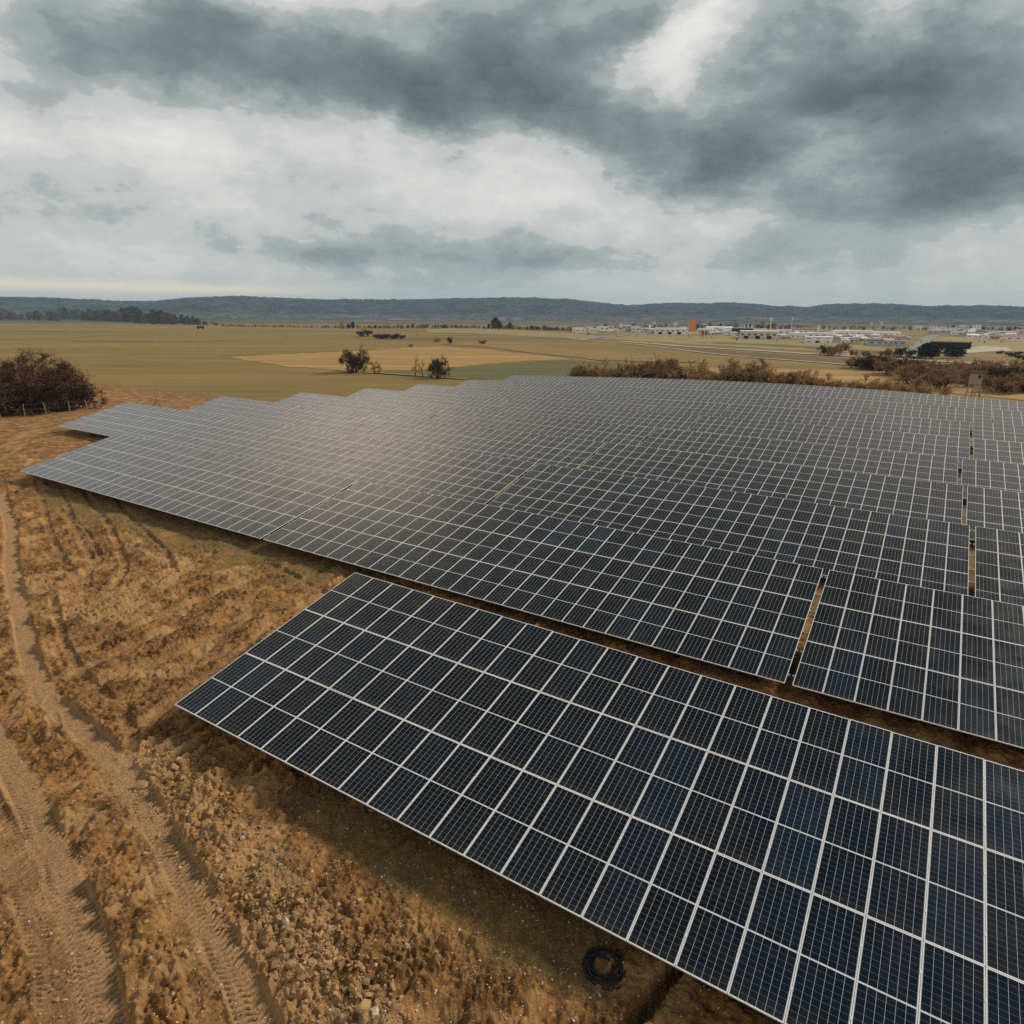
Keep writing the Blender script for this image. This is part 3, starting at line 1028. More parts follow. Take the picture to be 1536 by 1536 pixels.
def support_meshes(nc, tilt):
    key = (nc, round(tilt, 3))
    if key in _support_cache:
        return _support_cache[key]
    L = nc * PW
    ct, st = math.cos(tilt), math.sin(tilt)
    base = CLEAR
    pur = MB().box((-.10, -.03, -.085), (L + .08, .03, -.002)).mesh('purlin', [M_galv])
    raf = MB().box((-.04, .25, -.20), (.04, 6 * PH - .25, -.087)).mesh('rafter', [M_galv])
    def post(v):
        y, z = v * PH * ct, base + v * PH * st - .15
        return MB().box((-.055, y - .04, -.9), (.055, y + .04, z)).mesh('post', [M_galv])
    pf, pb = post(2.5), post(4.9)
    xs = np.linspace(1.0, L - 1.0, max(3, int(round(nc / 3.5))))
    mb = MB()
    for x in xs:
        for v in (2.5, 4.9):
            y, z = v * PH * ct, base + v * PH * st - .15
            mb.box((x - .055, y - .04, -.9), (x + .055, y + .04, z))
    Mr = (np.array([[1, 0, 0], [0, ct, -st], [0, st, ct]]), np.array([0, 0, base]))
    for x in xs:
        mb.box((x - .04, .25, -.20), (x + .04, 6 * PH - .25, -.087), Mr)
    for v in PURLIN_V:
        mb.box((-.10, v * PH - .03, -.085), (L + .08, v * PH + .03, -.002), Mr)
    allin = mb.mesh('support_frame', [M_galv])
    _support_cache[key] = (pur, raf, pf, pb, xs, allin)
    return _support_cache[key]


ROWNAME = ['front', 'second', 'third', 'fourth', 'fifth', 'sixth', 'seventh', 'eighth', 'ninth and farthest']


def table_label(ri, ti, nt_):
    if ri == 0:
        return 'solar panel table nearest the viewer, alone in front of the dirt lane'
    where = 'leftmost' if ti == 0 else ('rightmost' if ti == nt_ - 1 else ORD[ti] + ' from the left')
    return 'solar panel table, %s in the %s row from the viewer' % (where, ROWNAME[ri])


prng = np.random.default_rng(11)
for (ri, ti, nt_, o, ex, ey, nn, nc, tilt) in TABLES:
    # thing empty at the ground under the low left corner; local x runs along the row
    zz = np.cross(ex, np.array([-math.sin(AZ_ROW), math.cos(AZ_ROW), 0.0]))
    zz /= np.linalg.norm(zz)
    yy = np.cross(zz, ex)
    lt = math.asin(float(ey @ zz))
    base = o - zz * CLEAR
    e = empty('solar_table', (0, 0, 0))
    e.matrix_world = Matrix(((ex[0], yy[0], zz[0], base[0]), (ex[1], yy[1], zz[1], base[1]), (ex[2], yy[2], zz[2], base[2]), (0, 0, 0, 1)))
    tag(e, table_label(ri, ti, nt_), 'solar array', 'solar panel tables in rows across the site')
    ct, st = math.cos(lt), math.sin(lt)
    detail = ri <= 1
    for c in range(nc):
        # keep out columns that lie beyond the right edge of what the photo shows, plus a margin
        for k in range(3):
            x, v = c * PW, k * 2 * PH
            pnl = link('solar_panel', ME_LAM if detail else ME_FULL, e)
            j = prng.normal(0, 1, 2) * np.array([.0018, .0006])
            pnl.location = (x + .005, v * ct + .006 * ct - 0 * st, CLEAR + (v + .006) * st)
            pnl.rotation_euler = (lt + j[0], j[1], 0)
            if detail:
                link('frame', ME_FRAME, pnl)
    pur, raf, pf, pb, xs, allin = support_meshes(nc, lt)
    if ri <= 2:
        for v in PURLIN_V:
            q = link('purlin', pur, e)
            q.location = (0, v * PH * ct, CLEAR + v * PH * st)
            q.rotation_euler = (lt, 0, 0)
        for x in xs:
            q = link('rafter', raf, e)
            q.location = (x, 0, CLEAR)
            q.rotation_euler = (lt, 0, 0)
            link('post', pf, e).location = (x, 0, 0)
            link('post', pb, e).location = (x, 0, 0)
    else:
        link('support_frame', allin, e)

# ------------------------------------------------------------------ vegetation prototypes
M_bark = mat('bark', (.060, .042, .028), .95, .1, (4, .4))
M_twig_red = mat('red_brown_twigs', (.33, .20, .11), .95, .1, (.7, .45))
M_twig = mat('brown_twigs', (.42, .265, .13), .95, .1, (.7, .45))
M_twig_tan = mat('tan_twigs', (.50, .33, .15), .95, .1, (.7, .4))
M_twig_dark = mat('dark_twigs', (.075, .050, .030), .95, .1, (.7, .4))
M_twig_grey = mat('grey_brown_twigs', (.085, .062, .047), .95, .1, (.2, .45))
M_twig_thicket = mat('thicket_twigs', (.150, .075, .042), .95, .1, (.35, .55))
M_leaf = mat('dark_evergreen', (.022, .026, .016), .9, .2, (1.2, .5))


def ribbons(P0, P1, w, rng):
    """thin flat twigs between point arrays"""
    d = P1 - P0
    n = np.cross(d, rng.normal(size=d.shape))
    n /= np.linalg.norm(n, axis=1)[:, None] + 1e-9
    w = np.broadcast_to(w, (len(P0),))[:, None]
    v = np.stack([P0 - n * w, P0 + n * w, P1 + n * w * .35, P1 - n * w * .35], 1).reshape(-1, 3)
    f = np.arange(len(P0) * 4).reshape(-1, 4)
    return v, f


def branching(rng, height, spread, stems, levels, kids, w0, base_r=.3, up=.9, start=0.0):
    """returns tubes for the limbs and ribbons for twigs; unit of metres"""
    limbs, tw0, tw1 = [], [], []
    cur = []
    for _ in range(stems):
        a = rng.uniform(0, 2 * np.pi)
        p = np.array([math.cos(a), math.sin(a), 0]) * base_r * rng.uniform(0, 1) ** .5
        p[2] = start
        lean = rng.uniform(.15, 1.0) * spread / height
        d = np.array([math.cos(a) * lean, math.sin(a) * lean, up])
        d /= np.linalg.norm(d)
        cur.append((p, d, height * rng.uniform(.32, .55), w0))
    for lv in range(levels):
        nxt = []
        for (p, d, L, w) in cur:
            m = p + d * L * .5 + rng.normal(size=3) * L * .05
            q = p + d * L + rng.normal(size=3) * L * .08
            q[2] = max(q[2], .05)
            limbs.append((np.array([p, m, q]), w))
            for _ in range(kids):
                t = rng.uniform(.35, 1.0)
                pp = p + (q - p) * t
                dd = d + rng.normal(size=3) * .55 + np.array([0, 0, .12])
                dd /= np.linalg.norm(dd)
                nxt.append((pp, dd, L * rng.uniform(.45, .75), w * .55))
        cur = nxt
    for (p, d, L, w) in cur:
        for _ in range(2):
            tw0.append(p)
            tw1.append(p + (d + rng.normal(size=3) * .4) * L * rng.uniform(.6, 1.2))
    return limbs, np.array(tw0), np.array(tw1)


def shrub_meshes(seed, height, spread, stems, levels, kids, tm, w0=.05, tw=.022, fuzz=0, up=.9, br=.35):
    rng = np.random.default_rng(seed)
    limbs, a, b = branching(rng, height, spread, stems, levels, kids, w0, base_r=spread * br, up=up)
    mb = MB()
    for pts, w in limbs:
        if w > w0 * .5:
            mb.tube(pts, [w, w * .8, w * .6], 4)
    thin = [(p, w) for p, w in limbs if w <= w0 * .5]
    A = np.concatenate([np.array([p[0] for p, w in thin]).reshape(-1, 3), np.array([p[1] for p, w in thin]).reshape(-1, 3), a])
    B = np.concatenate([np.array([p[1] for p, w in thin]).reshape(-1, 3), np.array([p[2] for p, w in thin]).reshape(-1, 3), b])
    if fuzz:
        k = rng.integers(0, len(b), fuzz)
        t = rng.uniform(0, 1, (fuzz, 1))
        s = a[k] * (1 - t) + b[k] * t
        A = np.concatenate([A, s])
        B = np.concatenate([B, s + rng.normal(size=(fuzz, 3)) * height * .05 + np.array([0, 0, height * .025])])
    B[:, 2] = np.maximum(B[:, 2], .02)
    v, f = ribbons(A, B, tw, rng)
    return mb.mesh('stems', [M_bark]), np_mesh('twigs', v, f, [tm])


def evergreen_meshes(seed, h, r, n=900):
    rng = np.random.default_rng(seed)
    t = rng.uniform(0, 1, n) ** .8
    prof = np.sin(np.pi * np.clip(t * .86 + .14, 0, 1)) ** .7
    lump = 1 + .35 * np.sin(t * 23 + seed) * rng.uniform(.3, 1, n)
    a = rng.uniform(0, 2 * np.pi, n)
    rad = r * prof * lump * rng.uniform(.25, 1, n) ** .5
    c = np.stack([np.cos(a) * rad, np.sin(a) * rad, h * (.12 + .88 * t)], 1)
    s = h * .06
    u = rng.normal(size=(n, 3))
    u /= np.linalg.norm(u, axis=1)[:, None]
    w = np.cross(u, rng.normal(size=(n, 3)))
    w /= np.linalg.norm(w, axis=1)[:, None]
    v = np.stack([c - u * s, c - w * s * .6, c + u * s, c + w * s * .6], 1).reshape(-1, 3)
    tr = MB().tube(np.array([(0, 0, -.3), (0, 0, h * .45), (0, 0, h * .9)]), [h * .025, h * .018, h * .006], 5).mesh('trunk', [M_bark])
    return tr, np_mesh('crown', v, np.arange(n * 4).reshape(-1, 4), [M_leaf])


def tree_mesh(seed, h, spread, tm, levels=5, kids=3, tw=.03, stems=1, fuzz=0, w0=None):
    return shrub_meshes(seed, h, spread, stems, levels, kids, tm, w0 or h * .022, tw, fuzz, up=1.1)


_hcache = {}


def plant(name, meshes, px, py, hpx, h0, label, cat, group=None, parts=('trunk', 'crown'), widen=1.0, rz=None, sink=.15):
    """stands a plant prototype (built h0 metres tall) at the ground point of a photo pixel"""
    q = at(px, py)
    me_ = meshes[1]
    if me_.name not in _hcache:
        zz_ = np.empty(len(me_.vertices) * 3, np.float32)
        me_.vertices.foreach_get('co', zz_)
        _hcache[me_.name] = float(np.percentile(zz_[2::3], 98.5))
    k = hpx * scale_at(px, py) / _hcache[me_.name]
    e = empty(name, (q[0], q[1], q[2] - sink * k), rnd.uniform(0, 6.28) if rz is None else rz)
    e.scale = (k * widen, k * widen, k)
    tag(e, label, cat, group)
    link(parts[0], meshes[0], e)
    link(parts[1], meshes[1], e)
    return e


SH = [shrub_meshes(s, 3.0, 2.4, 10, 3, 4, m_, .05, .030, 2200) for s, m_ in ((1, M_twig), (2, M_twig_red), (3, M_twig), (4, M_twig_tan), (5, M_twig_red), (6, M_twig_dark))]
TR = [tree_mesh(s, 6.0, 3.0, m_, 5, 3, .045, 3, 1500) for s, m_ in ((11, M_twig), (12, M_twig_red), (13, M_twig_tan))]
SPARSE = [tree_mesh(s, 6.0, 2.2, m_, 4, 3, .040, 1, 100) for s, m_ in ((15, M_twig_tan), (16, M_twig))]
DENSE = [shrub_meshes(s, 5.0, 4.6, 16, 4, 3, m_, .07, .024, 6000, .75, .07) for s, m_ in ((21, M_twig_dark), (22, M_twig_dark))]
BIG = shrub_meshes(31, 6.0, 5.6, 34, 4, 3, M_twig_thicket, .06, .028, 16000)
BIGD = shrub_meshes(32, 4.5, 4.5, 22, 4, 3, M_twig_dark, .06, .030, 7000)
EV = [evergreen_meshes(s, 10, r_) for s, r_ in ((41, 2.6), (42, 3.4), (43, 4.2))]
PS = ('stems', 'twigs')

# the thicket at the left edge
plant('thicket', BIG, 32, 616, 76, 5.4, 'tall reddish brown thicket at the left edge behind the wire fence', 'bush', None, PS, 1.25, .3)
plant('thicket', BIGD, 20, 620, 56, 4.2, 'dark undergrowth thicket against the wire fence at the left edge', 'bush', None, PS, 1.5, 1.1)
plant('thicket', BIGD, 78, 617, 52, 4.2, 'dark lower thicket between the tall thicket and the leftmost tables', 'bush', None, PS, 1.25, 2.4)
plant('thicket', BIG, 100, 613, 40, 5.4, 'thin brown right shoulder of the thicket above the fence end', 'bush', None, PS, 1.1, 4.0)

# lone bushes and trees in the fields
plant('round_tree', DENSE[0], 532, 559, 33, 6.2, 'broad dark bare tree at the near edge of the golden field', 'tree', None, PS, .85)
plant('bare_tree', TR[2], 565, 560, 18, 6.0, 'small tan bush right of the broad dark bare tree', 'tree', None, PS, 1.2)
plant('bare_tree', SPARSE[0], 624, 564, 32, 6.0, 'thin leafless tree, left of the thin pair by the green field', 'tree', None, PS, .9)
plant('bare_tree', SPARSE[0], 638, 566, 27, 6.0, 'thin leafless tree, right of the thin pair by the green field', 'tree', None, PS, .9)
plant('round_tree', DENSE[1], 658, 568, 30, 6.2, 'round dark bare tree on a short trunk beside the table rows', 'tree', None, PS, .62)
plant('bush', SH[5], 549, 505, 10, 3.0, 'dark green bush left of the low dark hedge in the far field', 'bush', None, PS, 1.6)
for i_, px in enumerate((567, 575, 583, 591, 598)):
    plant('hedge_bush', SH[5], px, 508.5, 7.5, 3.0, 'low dark bush, %s from the left in the short dark hedge in the far field' % ORD[i_], 'bush', 'bushes of the short dark hedge', PS, 1.7)
plant('bush', SH[0], 655, 514, 9, 3.0, 'small round brown bush in the pale field above the golden field', 'bush', None, PS, 1.0)
plant('bush', SH[0], 616, 521, 6, 3.0, 'tiny brown bush at the top edge of the golden field', 'bush', None, PS, 1.1)
plant('bush', SH[5], 675, 516, 10, 3.0, 'narrow dark bush right of the small round brown bush', 'bush', None, PS, .6)
plant('bare_tree', SPARSE[1], 679, 513, 10, 6.0, 'small bare tree right of the narrow dark bush', 'tree', None, PS, .6)
plant('bush', SH[1], 722, 516, 6, 3.0, 'low brown bush beside the pale track strip', 'bush', None, PS, 1.5)
plant('bare_tree', SPARSE[1], 626, 505, 9, 6.0, 'tiny bare tree alone in the far olive field', 'tree', None, PS, .5)
plant('pine', EV[2], 743, 494, 17, 10, 'tall dark pine standing out of the far tree line', 'tree', None)
plant('pine', EV[1], 750, 494, 11, 10, 'dark pine leaning against the tall pine of the far tree line', 'tree', None)
plant('pine', EV[1], 765, 494, 10, 10, 'dark pine right of the tall pine in the far tree line', 'tree', None)
plant('pine', EV[0], 733, 493.5, 8, 10, 'short dark pine left of the tall pine in the far tree line', 'tree', None)
plant('pine', EV[0], 529.5, 493, 11, 10, 'slim dark pine beside the pale bare tree by the farm track', 'tree', None)
plant('pine', EV[2], 523, 493, 7, 10, 'short dark pine between the pale bare tree and the slim pine', 'tree', None)
plant('bare_tree', TR[2], 515.5, 494, 14, 6, 'pale bare tree standing beside the farm track', 'tree', None, PS, .9)
plant('pine', EV[2], 563, 492.5, 5, 10, 'low dark evergreen right of the slim pine by the farm track', 'tree', None)

# brown hedge behind the ninth row
hx = [868, 884, 900, 916, 932, 948, 963, 978, 992, 1006, 1020, 1036, 1050]
for i_, px in enumerate(hx):
    base = 575 + (px - 868) * .035
    hh = [17, 25, 31, 25, 24, 27, 36, 31, 33, 37, 32, 30, 27][i_]
    plant('shrub', SH[[3, 1, 0, 3, 0, 4, 1, 0, 1, 4, 0, 3, 0][i_]], px, base, hh + 3, 2.9, 'brown leafless shrub, %s from the left in the hedge behind the ninth row' % ORD[i_], 'shrub',
          'shrubs of the brown hedge', PS, 1.15)
for i_, px in enumerate((1062, 1078, 1100, 1122, 1146, 1168, 1184)):
    plant('shrub', SH[[3, 0, 3, 1, 3, 0, 4][i_]], px, 581 + (px - 1062) * .05, 30, 2.9, 'low shrub under the bare trees, %s from the left right of the hedge' % ORD[i_], 'shrub', 'low shrubs under the bare trees', PS, 1.3)
for i_, (px, hh, tv, wd) in enumerate(((1003, 38, 1, 1.0), (1085, 42, 0, 1.25), (1112, 38, 0, 1.0), (1128, 44, 1, 1.3), (1146, 40, 0, 1.2), (1176, 31, 2, 1.2), (1221, 32, 0, 1.0))):
    plant('bare_tree', TR[tv], px, 579 + (px - 1003) * .05, hh, 6.0, 'leafless multi-branched tree, %s from the left among the bare trees behind the ninth row' % ORD[i_], 'tree',
          'bare trees behind the ninth row', PS, wd)
for i_, (px, hh) in enumerate(((1212, 22), (1238, 22), (1258, 20), (1275, 20), (1296, 24), (1318, 21), (1338, 25), (1352, 22), (1378, 19), (1398, 22))):
    plant('shrub', (SH[3], SH[0], SH[3])[i_ % 3], px, 590 + (px - 1212) * .075, hh + 7, 2.9, 'pale shrub in dry grass, %s from the left before the right thicket' % ORD[i_], 'shrub',
          'pale shrubs in the dry grass', PS, 1.1)
# the wide brown thicket on the right
spots = []
for i_ in range(46):
    t_ = i_ / 45
    px = 1286 + 262 * t_ ** .85 + rnd.uniform(-5, 5)
    lo = np.interp(px, [1280, 1320, 1360, 1400, 1440, 1500, 1550], [552, 560, 572, 586, 594, 588, 592])
    hi = np.interp(px, [1280, 1320, 1360, 1420, 1500, 1550], [549, 552, 555, 560, 562, 564])
    spots.append((px, lo + (hi - lo) * ((i_ * .618) % 1)))
spots = [q_ for q_ in spots if not (abs(q_[0] - 1457) < 24 and q_[1] > 572)]
spots.sort(key=lambda q_: q_[0])
for i_, (px, py) in enumerate(spots):
    hh = 15 + (py - 548) * .42 + rnd.uniform(-2, 4)
    kind_ = rnd.choice([1, 1, 4, 0, 5, 1])
    if i_ < 30:
        lab = 'brown leafless shrub, %s from the left in the wide thicket around the hunting stand' % ORD[i_]
    else:
        lab = 'brown leafless shrub, %s from the right in the wide thicket right of the hunting stand' % ORD[len(spots) - 1 - i_]
    plant('shrub', SH[kind_], px, py, hh, 2.9, lab, 'shrub', 'shrubs of the right thicket', PS, 1.35)
for i_, (px, py, hh, k_) in enumerate(((1237, 531, 14, 5), (1253, 533, 14, 1), (1262, 526, 13, 1), (1282, 533, 9, 1), (1297, 534, 9, 1), (1325, 534, 12, 0), (1340, 536, 14, 1), (1354, 537, 17, 5))):
    plant('shrub', SH[k_], px, py + 1, hh, 2.9, 'roadside bush, %s from the left along the far road below the town' % ORD[i_], 'shrub', 'bushes along the far road', PS, 1.1)
for i_, (px, py, hh) in enumerate(((1388, 537, 22), (1397, 538, 20), (1425, 537, 17), (1436, 537, 16))):
    plant('evergreen', EV[2], px, py, hh, 10, 'dark evergreen, %s from the left below the long dark hall' % ORD[i_], 'tree', 'evergreens below the dark hall', ('trunk', 'crown'), 1.5)
for i_, (px, py, hh) in enumerate(((1500, 531, 5), (1515, 535, 7), (1527, 533, 6), (1530, 540, 8))):
    plant('bush', SH[5], px, py, hh, 3, 'low dark bush, %s from the left on the pale meadow at the right edge' % ORD[i_], 'bush', 'bushes on the pale meadow', PS, 1.6)


# far woods that read as masses
def wood(name, spots_, tm, ev=0.0, seed=0):
    rng = np.random.default_rng(seed)
    V, F, n0 = [], [], 0
    Vm = []
    for (px, py, hpx) in spots_:
        q = at(px, py)
        k = hpx * scale_at(px, py)
        dark_ = rng.uniform() < ev
        n = 110
        a = rng.uniform(0, 2 * np.pi, n)
        t = rng.uniform(0, 1, n)
        rad = k * (.42 if not dark_ else .30) * np.sin(np.pi * np.clip(.12 + .80 * t, 0, 1)) ** .6 * rng.uniform(.2, 1, n) ** .5
        c = np.stack([q[0] + np.cos(a) * rad, q[1] + np.sin(a) * rad, q[2] + k * (.05 + .95 * t)], 1)
        if dark_:
            d = rng.normal(size=(n, 3)) * k * .10
            w_ = k * .055
        else:
            d = (rng.normal(size=(n, 3)) * .5 + np.array([0, 0, .8])) * k * .16
            w_ = k * .022
        v, f_ = ribbons(c - d * .5, c + d * .5, w_, rng)
        V.append(v)
        F.append(f_ + n0)
        Vm.append(np.full(len(f_), 1 if dark_ else 0))
        n0 += len(v)
    me = np_mesh(name, np.concatenate(V), np.concatenate(F), [tm, M_leaf], np.concatenate(Vm))
    return tag(link(name, me), kind='stuff')


def scatter(poly_top, poly_bot, x0, x1, n, hpx, seed):
    r_ = random.Random(seed)
    out = []
    for _ in range(n):
        x = r_.uniform(x0, x1)
        a, b = np.interp(x, *zip(*poly_top)), np.interp(x, *zip(*poly_bot))
        y = r_.uniform(a, b)
        hh = np.interp(x, *zip(*hpx)) * r_.uniform(.5, 1.12) * (1 + .18 * math.sin(x * .21) * math.sin(x * .077 + 1))
        out.append((x, y, hh))
    return out


tag(wood('left_wood', scatter([(-60, 477), (80, 478), (90, 479), (330, 487)], [(-60, 469 + 9), (78, 471 + 9), (84, 479), (180, 483), (240, 487), (330, 489)], 84, 330, 230,
                              [(80, 13), (120, 15), (180, 15), (230, 14), (260, 12), (290, 8), (330, 4)], 1), M_twig_grey, .16, 1), 'grey brown leafless wood with dark pines at the far left', 'wood')
tag(wood('left_wood', scatter([(-60, 478), (90, 480)], [(-60, 479), (90, 482)], -50, 90, 90, [(-60, 12), (90, 14)], 2), M_twig_grey, .1, 2), 'low strip of grey brown wood left of the main wood', 'wood')
tag(wood('pine_wood', scatter([(160, 480), (300, 486)], [(160, 481), (300, 487)], 168, 300, 60, [(160, 17), (215, 18), (240, 16), (280, 11), (300, 7)], 3), M_leaf, 1, 3), 'dark pines rising above the grey wood on its right', 'wood')
tag(wood('tree_line', scatter([(330, 489), (480, 491), (560, 492), (700, 491), (860, 496)], [(330, 490), (480, 492), (560, 493), (700, 493), (860, 497)], 330, 862, 560,
                              [(330, 3), (480, 3), (560, 4), (640, 5.5), (700, 4), (760, 5), (860, 5.5)], 4), M_twig_grey, .2, 4), 'thin far line of brown trees beyond the fields', 'tree line')
tag(wood('town_trees', scatter([(890, 491), (1536, 494)], [(890, 494), (1536, 497)], 890, 1540, 260, [(890, 5), (1100, 8), (1180, 8), (1250, 5), (1540, 5)], 5), M_twig_grey, .45, 5), 'dark trees between and behind the town buildings', 'tree line')
tag(wood('town_scrub', scatter([(865, 500), (1300, 514), (1536, 512)], [(865, 503), (1300, 518), (1536, 514)], 862, 1536, 120, [(862, 3), (1540, 3.2)], 6), M_twig, .2, 6), 'low brown scrub along the edge of the town', 'scrub')


# ------------------------------------------------------------------ fence at the thicket
M_wood = mat('weathered_wood', (.26, .20, .14), .9, .2, (9, .35))
M_woodd = mat('dark_boards', (.36, .29, .215), .9, .2, (6, .35))
M_wire = mat('fence_wire', (.25, .24, .22), .5, .4, metal=.6)
fq = [at(x, y) for x, y in ((-30, 628), (2, 627), (38, 626.5), (72, 626), (106, 624.5), (134, 622))]
fe = empty('wire_fence', tuple(fq[0]))
tag(fe, 'old wire fence on thin wooden posts in front of the dark thicket', 'fence')
for i_, q in enumerate(fq):
    l_ = q - fq[0]
    MB().tube([l_ + np.array([0, 0, -.3]), l_ + np.array([-.18 * (i_ % 2), 0, 1.0]), l_ + np.array([-.3 * (i_ % 2), .02, 2.05])], [.06, .055, .05], 6).build('post', M_wood, fe)
for h_ in (.7, 1.3, 1.95):
    pts = []
    for a, b in zip(fq[:-1], fq[1:]):
        for t_ in np.linspace(0, 1, 6)[:-1]:
            pts.append(a + (b - a) * t_ - fq[0] + np.array([0, 0, h_ - .25 * t_ * (1 - t_)]))
    pts.append(fq[-1] - fq[0] + np.array([0, 0, h_]))
    MB().tube(pts, .010, 4).build('wire', M_wire, fe)

# crossed stakes behind the leftmost table of the third row
q = at(234, 614)
k_ = scale_at(234, 614)
se_ = empty('stakes', tuple(q))
tag(se_, 'pale crossed wooden stakes standing behind the leftmost third row table', 'stakes')
MB().tube([(-.5, 0, -.2), (.25, .1, 1.7)], [.10, .08], 5).build('stake', M_wood, se_)
MB().tube([(-.1, .2, 1.2), (1.3, .1, .1)], [.09, .08], 5).build('stake', M_wood, se_)

# ------------------------------------------------------------------ hunting stand
q = at(1457, 602)
s_ = scale_at(1457, 602)
hs = empty('hunting_stand', tuple(q), R(22))
tag(hs, 'raised wooden hunting stand with a flat roof beside the right thicket', 'hunting stand')
bw, bh, z0 = 6.2 * s_, 17 * s_, 25 * s_
cab = MB()
cab.box((-bw, -bw * .9, z0), (bw, bw * .9, z0 + bh))
cab.build('cabin', M_woodd, hs)
MB().box((-bw * 1.35, -bw * 1.35, z0 + bh + .003), (bw * 1.5, bw * 1.35, z0 + bh + .16)).build('roof', mat('roofing_felt', (.04, .035, .03), .9, .1), hs)
MB().box((-bw * .55, -bw * .93, z0 + bh * .55), (bw * .45, -bw * .905, z0 + bh * .82)).build('window', mat('dark_opening', (.02, .018, .015), .9, .1), hs)
for sx in (-1, 1):
    for sy in (-1, 1):
        MB().tube([(sx * bw * 1.25, sy * bw * 1.2, -.4), (sx * bw * .8, sy * bw * .75, z0)], [.13, .12], 5).build('leg', M_woodd, hs)
MB().tube([(-bw * 1.15, -bw * 1.1, .3 * z0), (bw * .85, -bw * .8, .92 * z0)], [.08, .08], 4).tube([(bw * 1.15, -bw * 1.1, .3 * z0), (-bw * .85, -bw * .8, .92 * z0)], [.08, .08], 4).build('brace', M_woodd, hs)
lad = MB()
for sx in (-.25, .25):
    lad.tube([(bw * .1 + sx, -bw * 2.0, -.2), (bw * .1 + sx, -bw * .95, z0 + .2)], [.05, .05], 4)
for t_ in np.linspace(.1, .95, 9):
    lad.tube([(bw * .1 - .28, -bw * (2.0 - 1.05 * t_), z0 * t_), (bw * .1 + .28, -bw * (2.0 - 1.05 * t_), z0 * t_)], [.035, .035], 4)
lad.build('ladder', M_woodd, hs)

# ------------------------------------------------------------------ town
M_white = mat('white_render', (.88, .86, .82), .85, .2, (.15, .10))
M_cream = mat('cream_render', (.60, .55, .46), .85, .2, (.15, .12))
M_grey = mat('grey_cladding', (.42, .43, .43), .7, .3, (.15, .15))
M_blue = mat('pale_blue_cladding', (.42, .50, .54), .6, .3, (.15, .12))
M_orange = mat('orange_cladding', (.80, .25, .07), .7, .3, (.2, .10))
M_black = mat('black_cladding', (.016, .016, .016), .8, .2, (.3, .3))
M_brick = mat('salmon_brick', (.50, .26, .17), .9, .2, (.3, .2))
M_roofr = mat('red_tiles', (.36, .12, .06), .85, .2, (.3, .25))
M_roofg = mat('grey_roof', (.33, .33, .33), .8, .2, (.2, .2))
M_roofw = mat('pale_roof', (.78, .77, .74), .75, .3, (.2, .12))
M_win = mat('dark_windows', (.03, .035, .04), .25, .5)
M_dark = mat('dark_opening_hall', (.02, .02, .02), .9, .1)


def building(name, x0, x1, yt, yb, depth, wm, rm, label, cat='building', group=None, roof='flat', bands=1, doors=0, face=0.0, sink=.5):
    """box building whose front wall covers a stretch of the photo; real size follows from where it stands"""
    cx = (x0 + x1) / 2
    q = at(cx, yb)
    s = scale_at(cx, yb)
    wdt, h = (x1 - x0) * s, (yb - yt) * s
    rz = -math.atan2(q[0] - CAM[0], q[1] - CAM[1]) + face
    e = empty(name, (q[0], q[1], q[2]), rz)
    tag(e, label, cat, group)
    dep = depth
    MB().box((-wdt / 2, 0, -sink), (wdt / 2, dep, h * (1 if roof == 'flat' else .78))).build('wall', wm, e)
    if roof == 'flat':
        MB().box((-wdt / 2 - .25, -.25, h + .003), (wdt / 2 + .25, dep + .25, h + max(.35, .05 * h))).build('roof', rm, e)
    elif roof == 'gable_x':
        M_ = (np.array([[0, 1., 0], [1., 0, 0], [0, 0, 1.]]), np.zeros(3))
        MB().prism([(-.3, h * .782), (dep / 2, h), (dep + .3, h * .782)], -wdt / 2 - .3, wdt / 2 + .3, M_).build('roof', rm, e)
    else:
        MB().prism([(-wdt / 2 - .3, h * .782), (wdt / 2 + .3, h * .782), (0, h * 1.02)], -.3, dep + .3).build('roof', rm, e)
    hw = h * (1 if roof == 'flat' else .78)
    for b_ in range(bands):
        zc = hw * (b_ + .58) / bands
        n_ = max(2, int(wdt / 4.5))
        mb = MB()
        for i in range(n_):
            xc = -wdt / 2 + wdt * (i + .5) / n_
            ww = wdt / n_ * .22
            mb.box((xc - ww, -.06, zc - .08 * hw / bands), (xc + ww, -.005, zc + .12 * hw / bands))
        mb.build('windows', M_win, e)
    for d_ in range(doors):
        xc = -wdt / 2 + wdt * (d_ + .6) / (doors + .3)
        MB().box((xc - min(2, wdt * .06), -.10, -.2), (xc + min(2, wdt * .06), -.065, hw * .42)).build('door', M_dark, e)
    return e


B = building
B('hall', 858, 874, 492.4, 497.5, 18, M_white, M_roofw, 'low white hall at the left end of the town')
B('house', 880, 889, 490.6, 495.5, 12, M_white, M_roofg, 'small white house right of the leftmost town hall', roof='gable_x')
B('house', 890, 896, 490.2, 495.6, 12, M_cream, M_roofr, 'cream house with red roof near the left end of town', roof='gable')
B('hall', 900, 913, 490.4, 496.6, 16, M_white, M_roofw, 'white block left of the salmon shed')
B('hall', 914, 922, 488.8, 496, 14, M_cream, M_roofg, 'taller cream block beside the salmon shed')
B('shed', 924, 932, 492.0, 497, 10, M_brick, M_roofr, 'small salmon brick shed on the left of town', roof='gable_x')
B('silo', 929.6, 932.8, 485.3, 492, 5, M_white, M_roofw, 'slim white tower above the salmon shed', 'tower', bands=2)
B('hall', 933, 946, 489.8, 497.4, 22, M_blue, M_roofg, 'pale blue hall right of the salmon shed', bands=2)
B('hall', 945, 951, 484.0, 490.5, 16, M_grey, M_roofw, 'grey block with pale roof standing on the slope behind town')
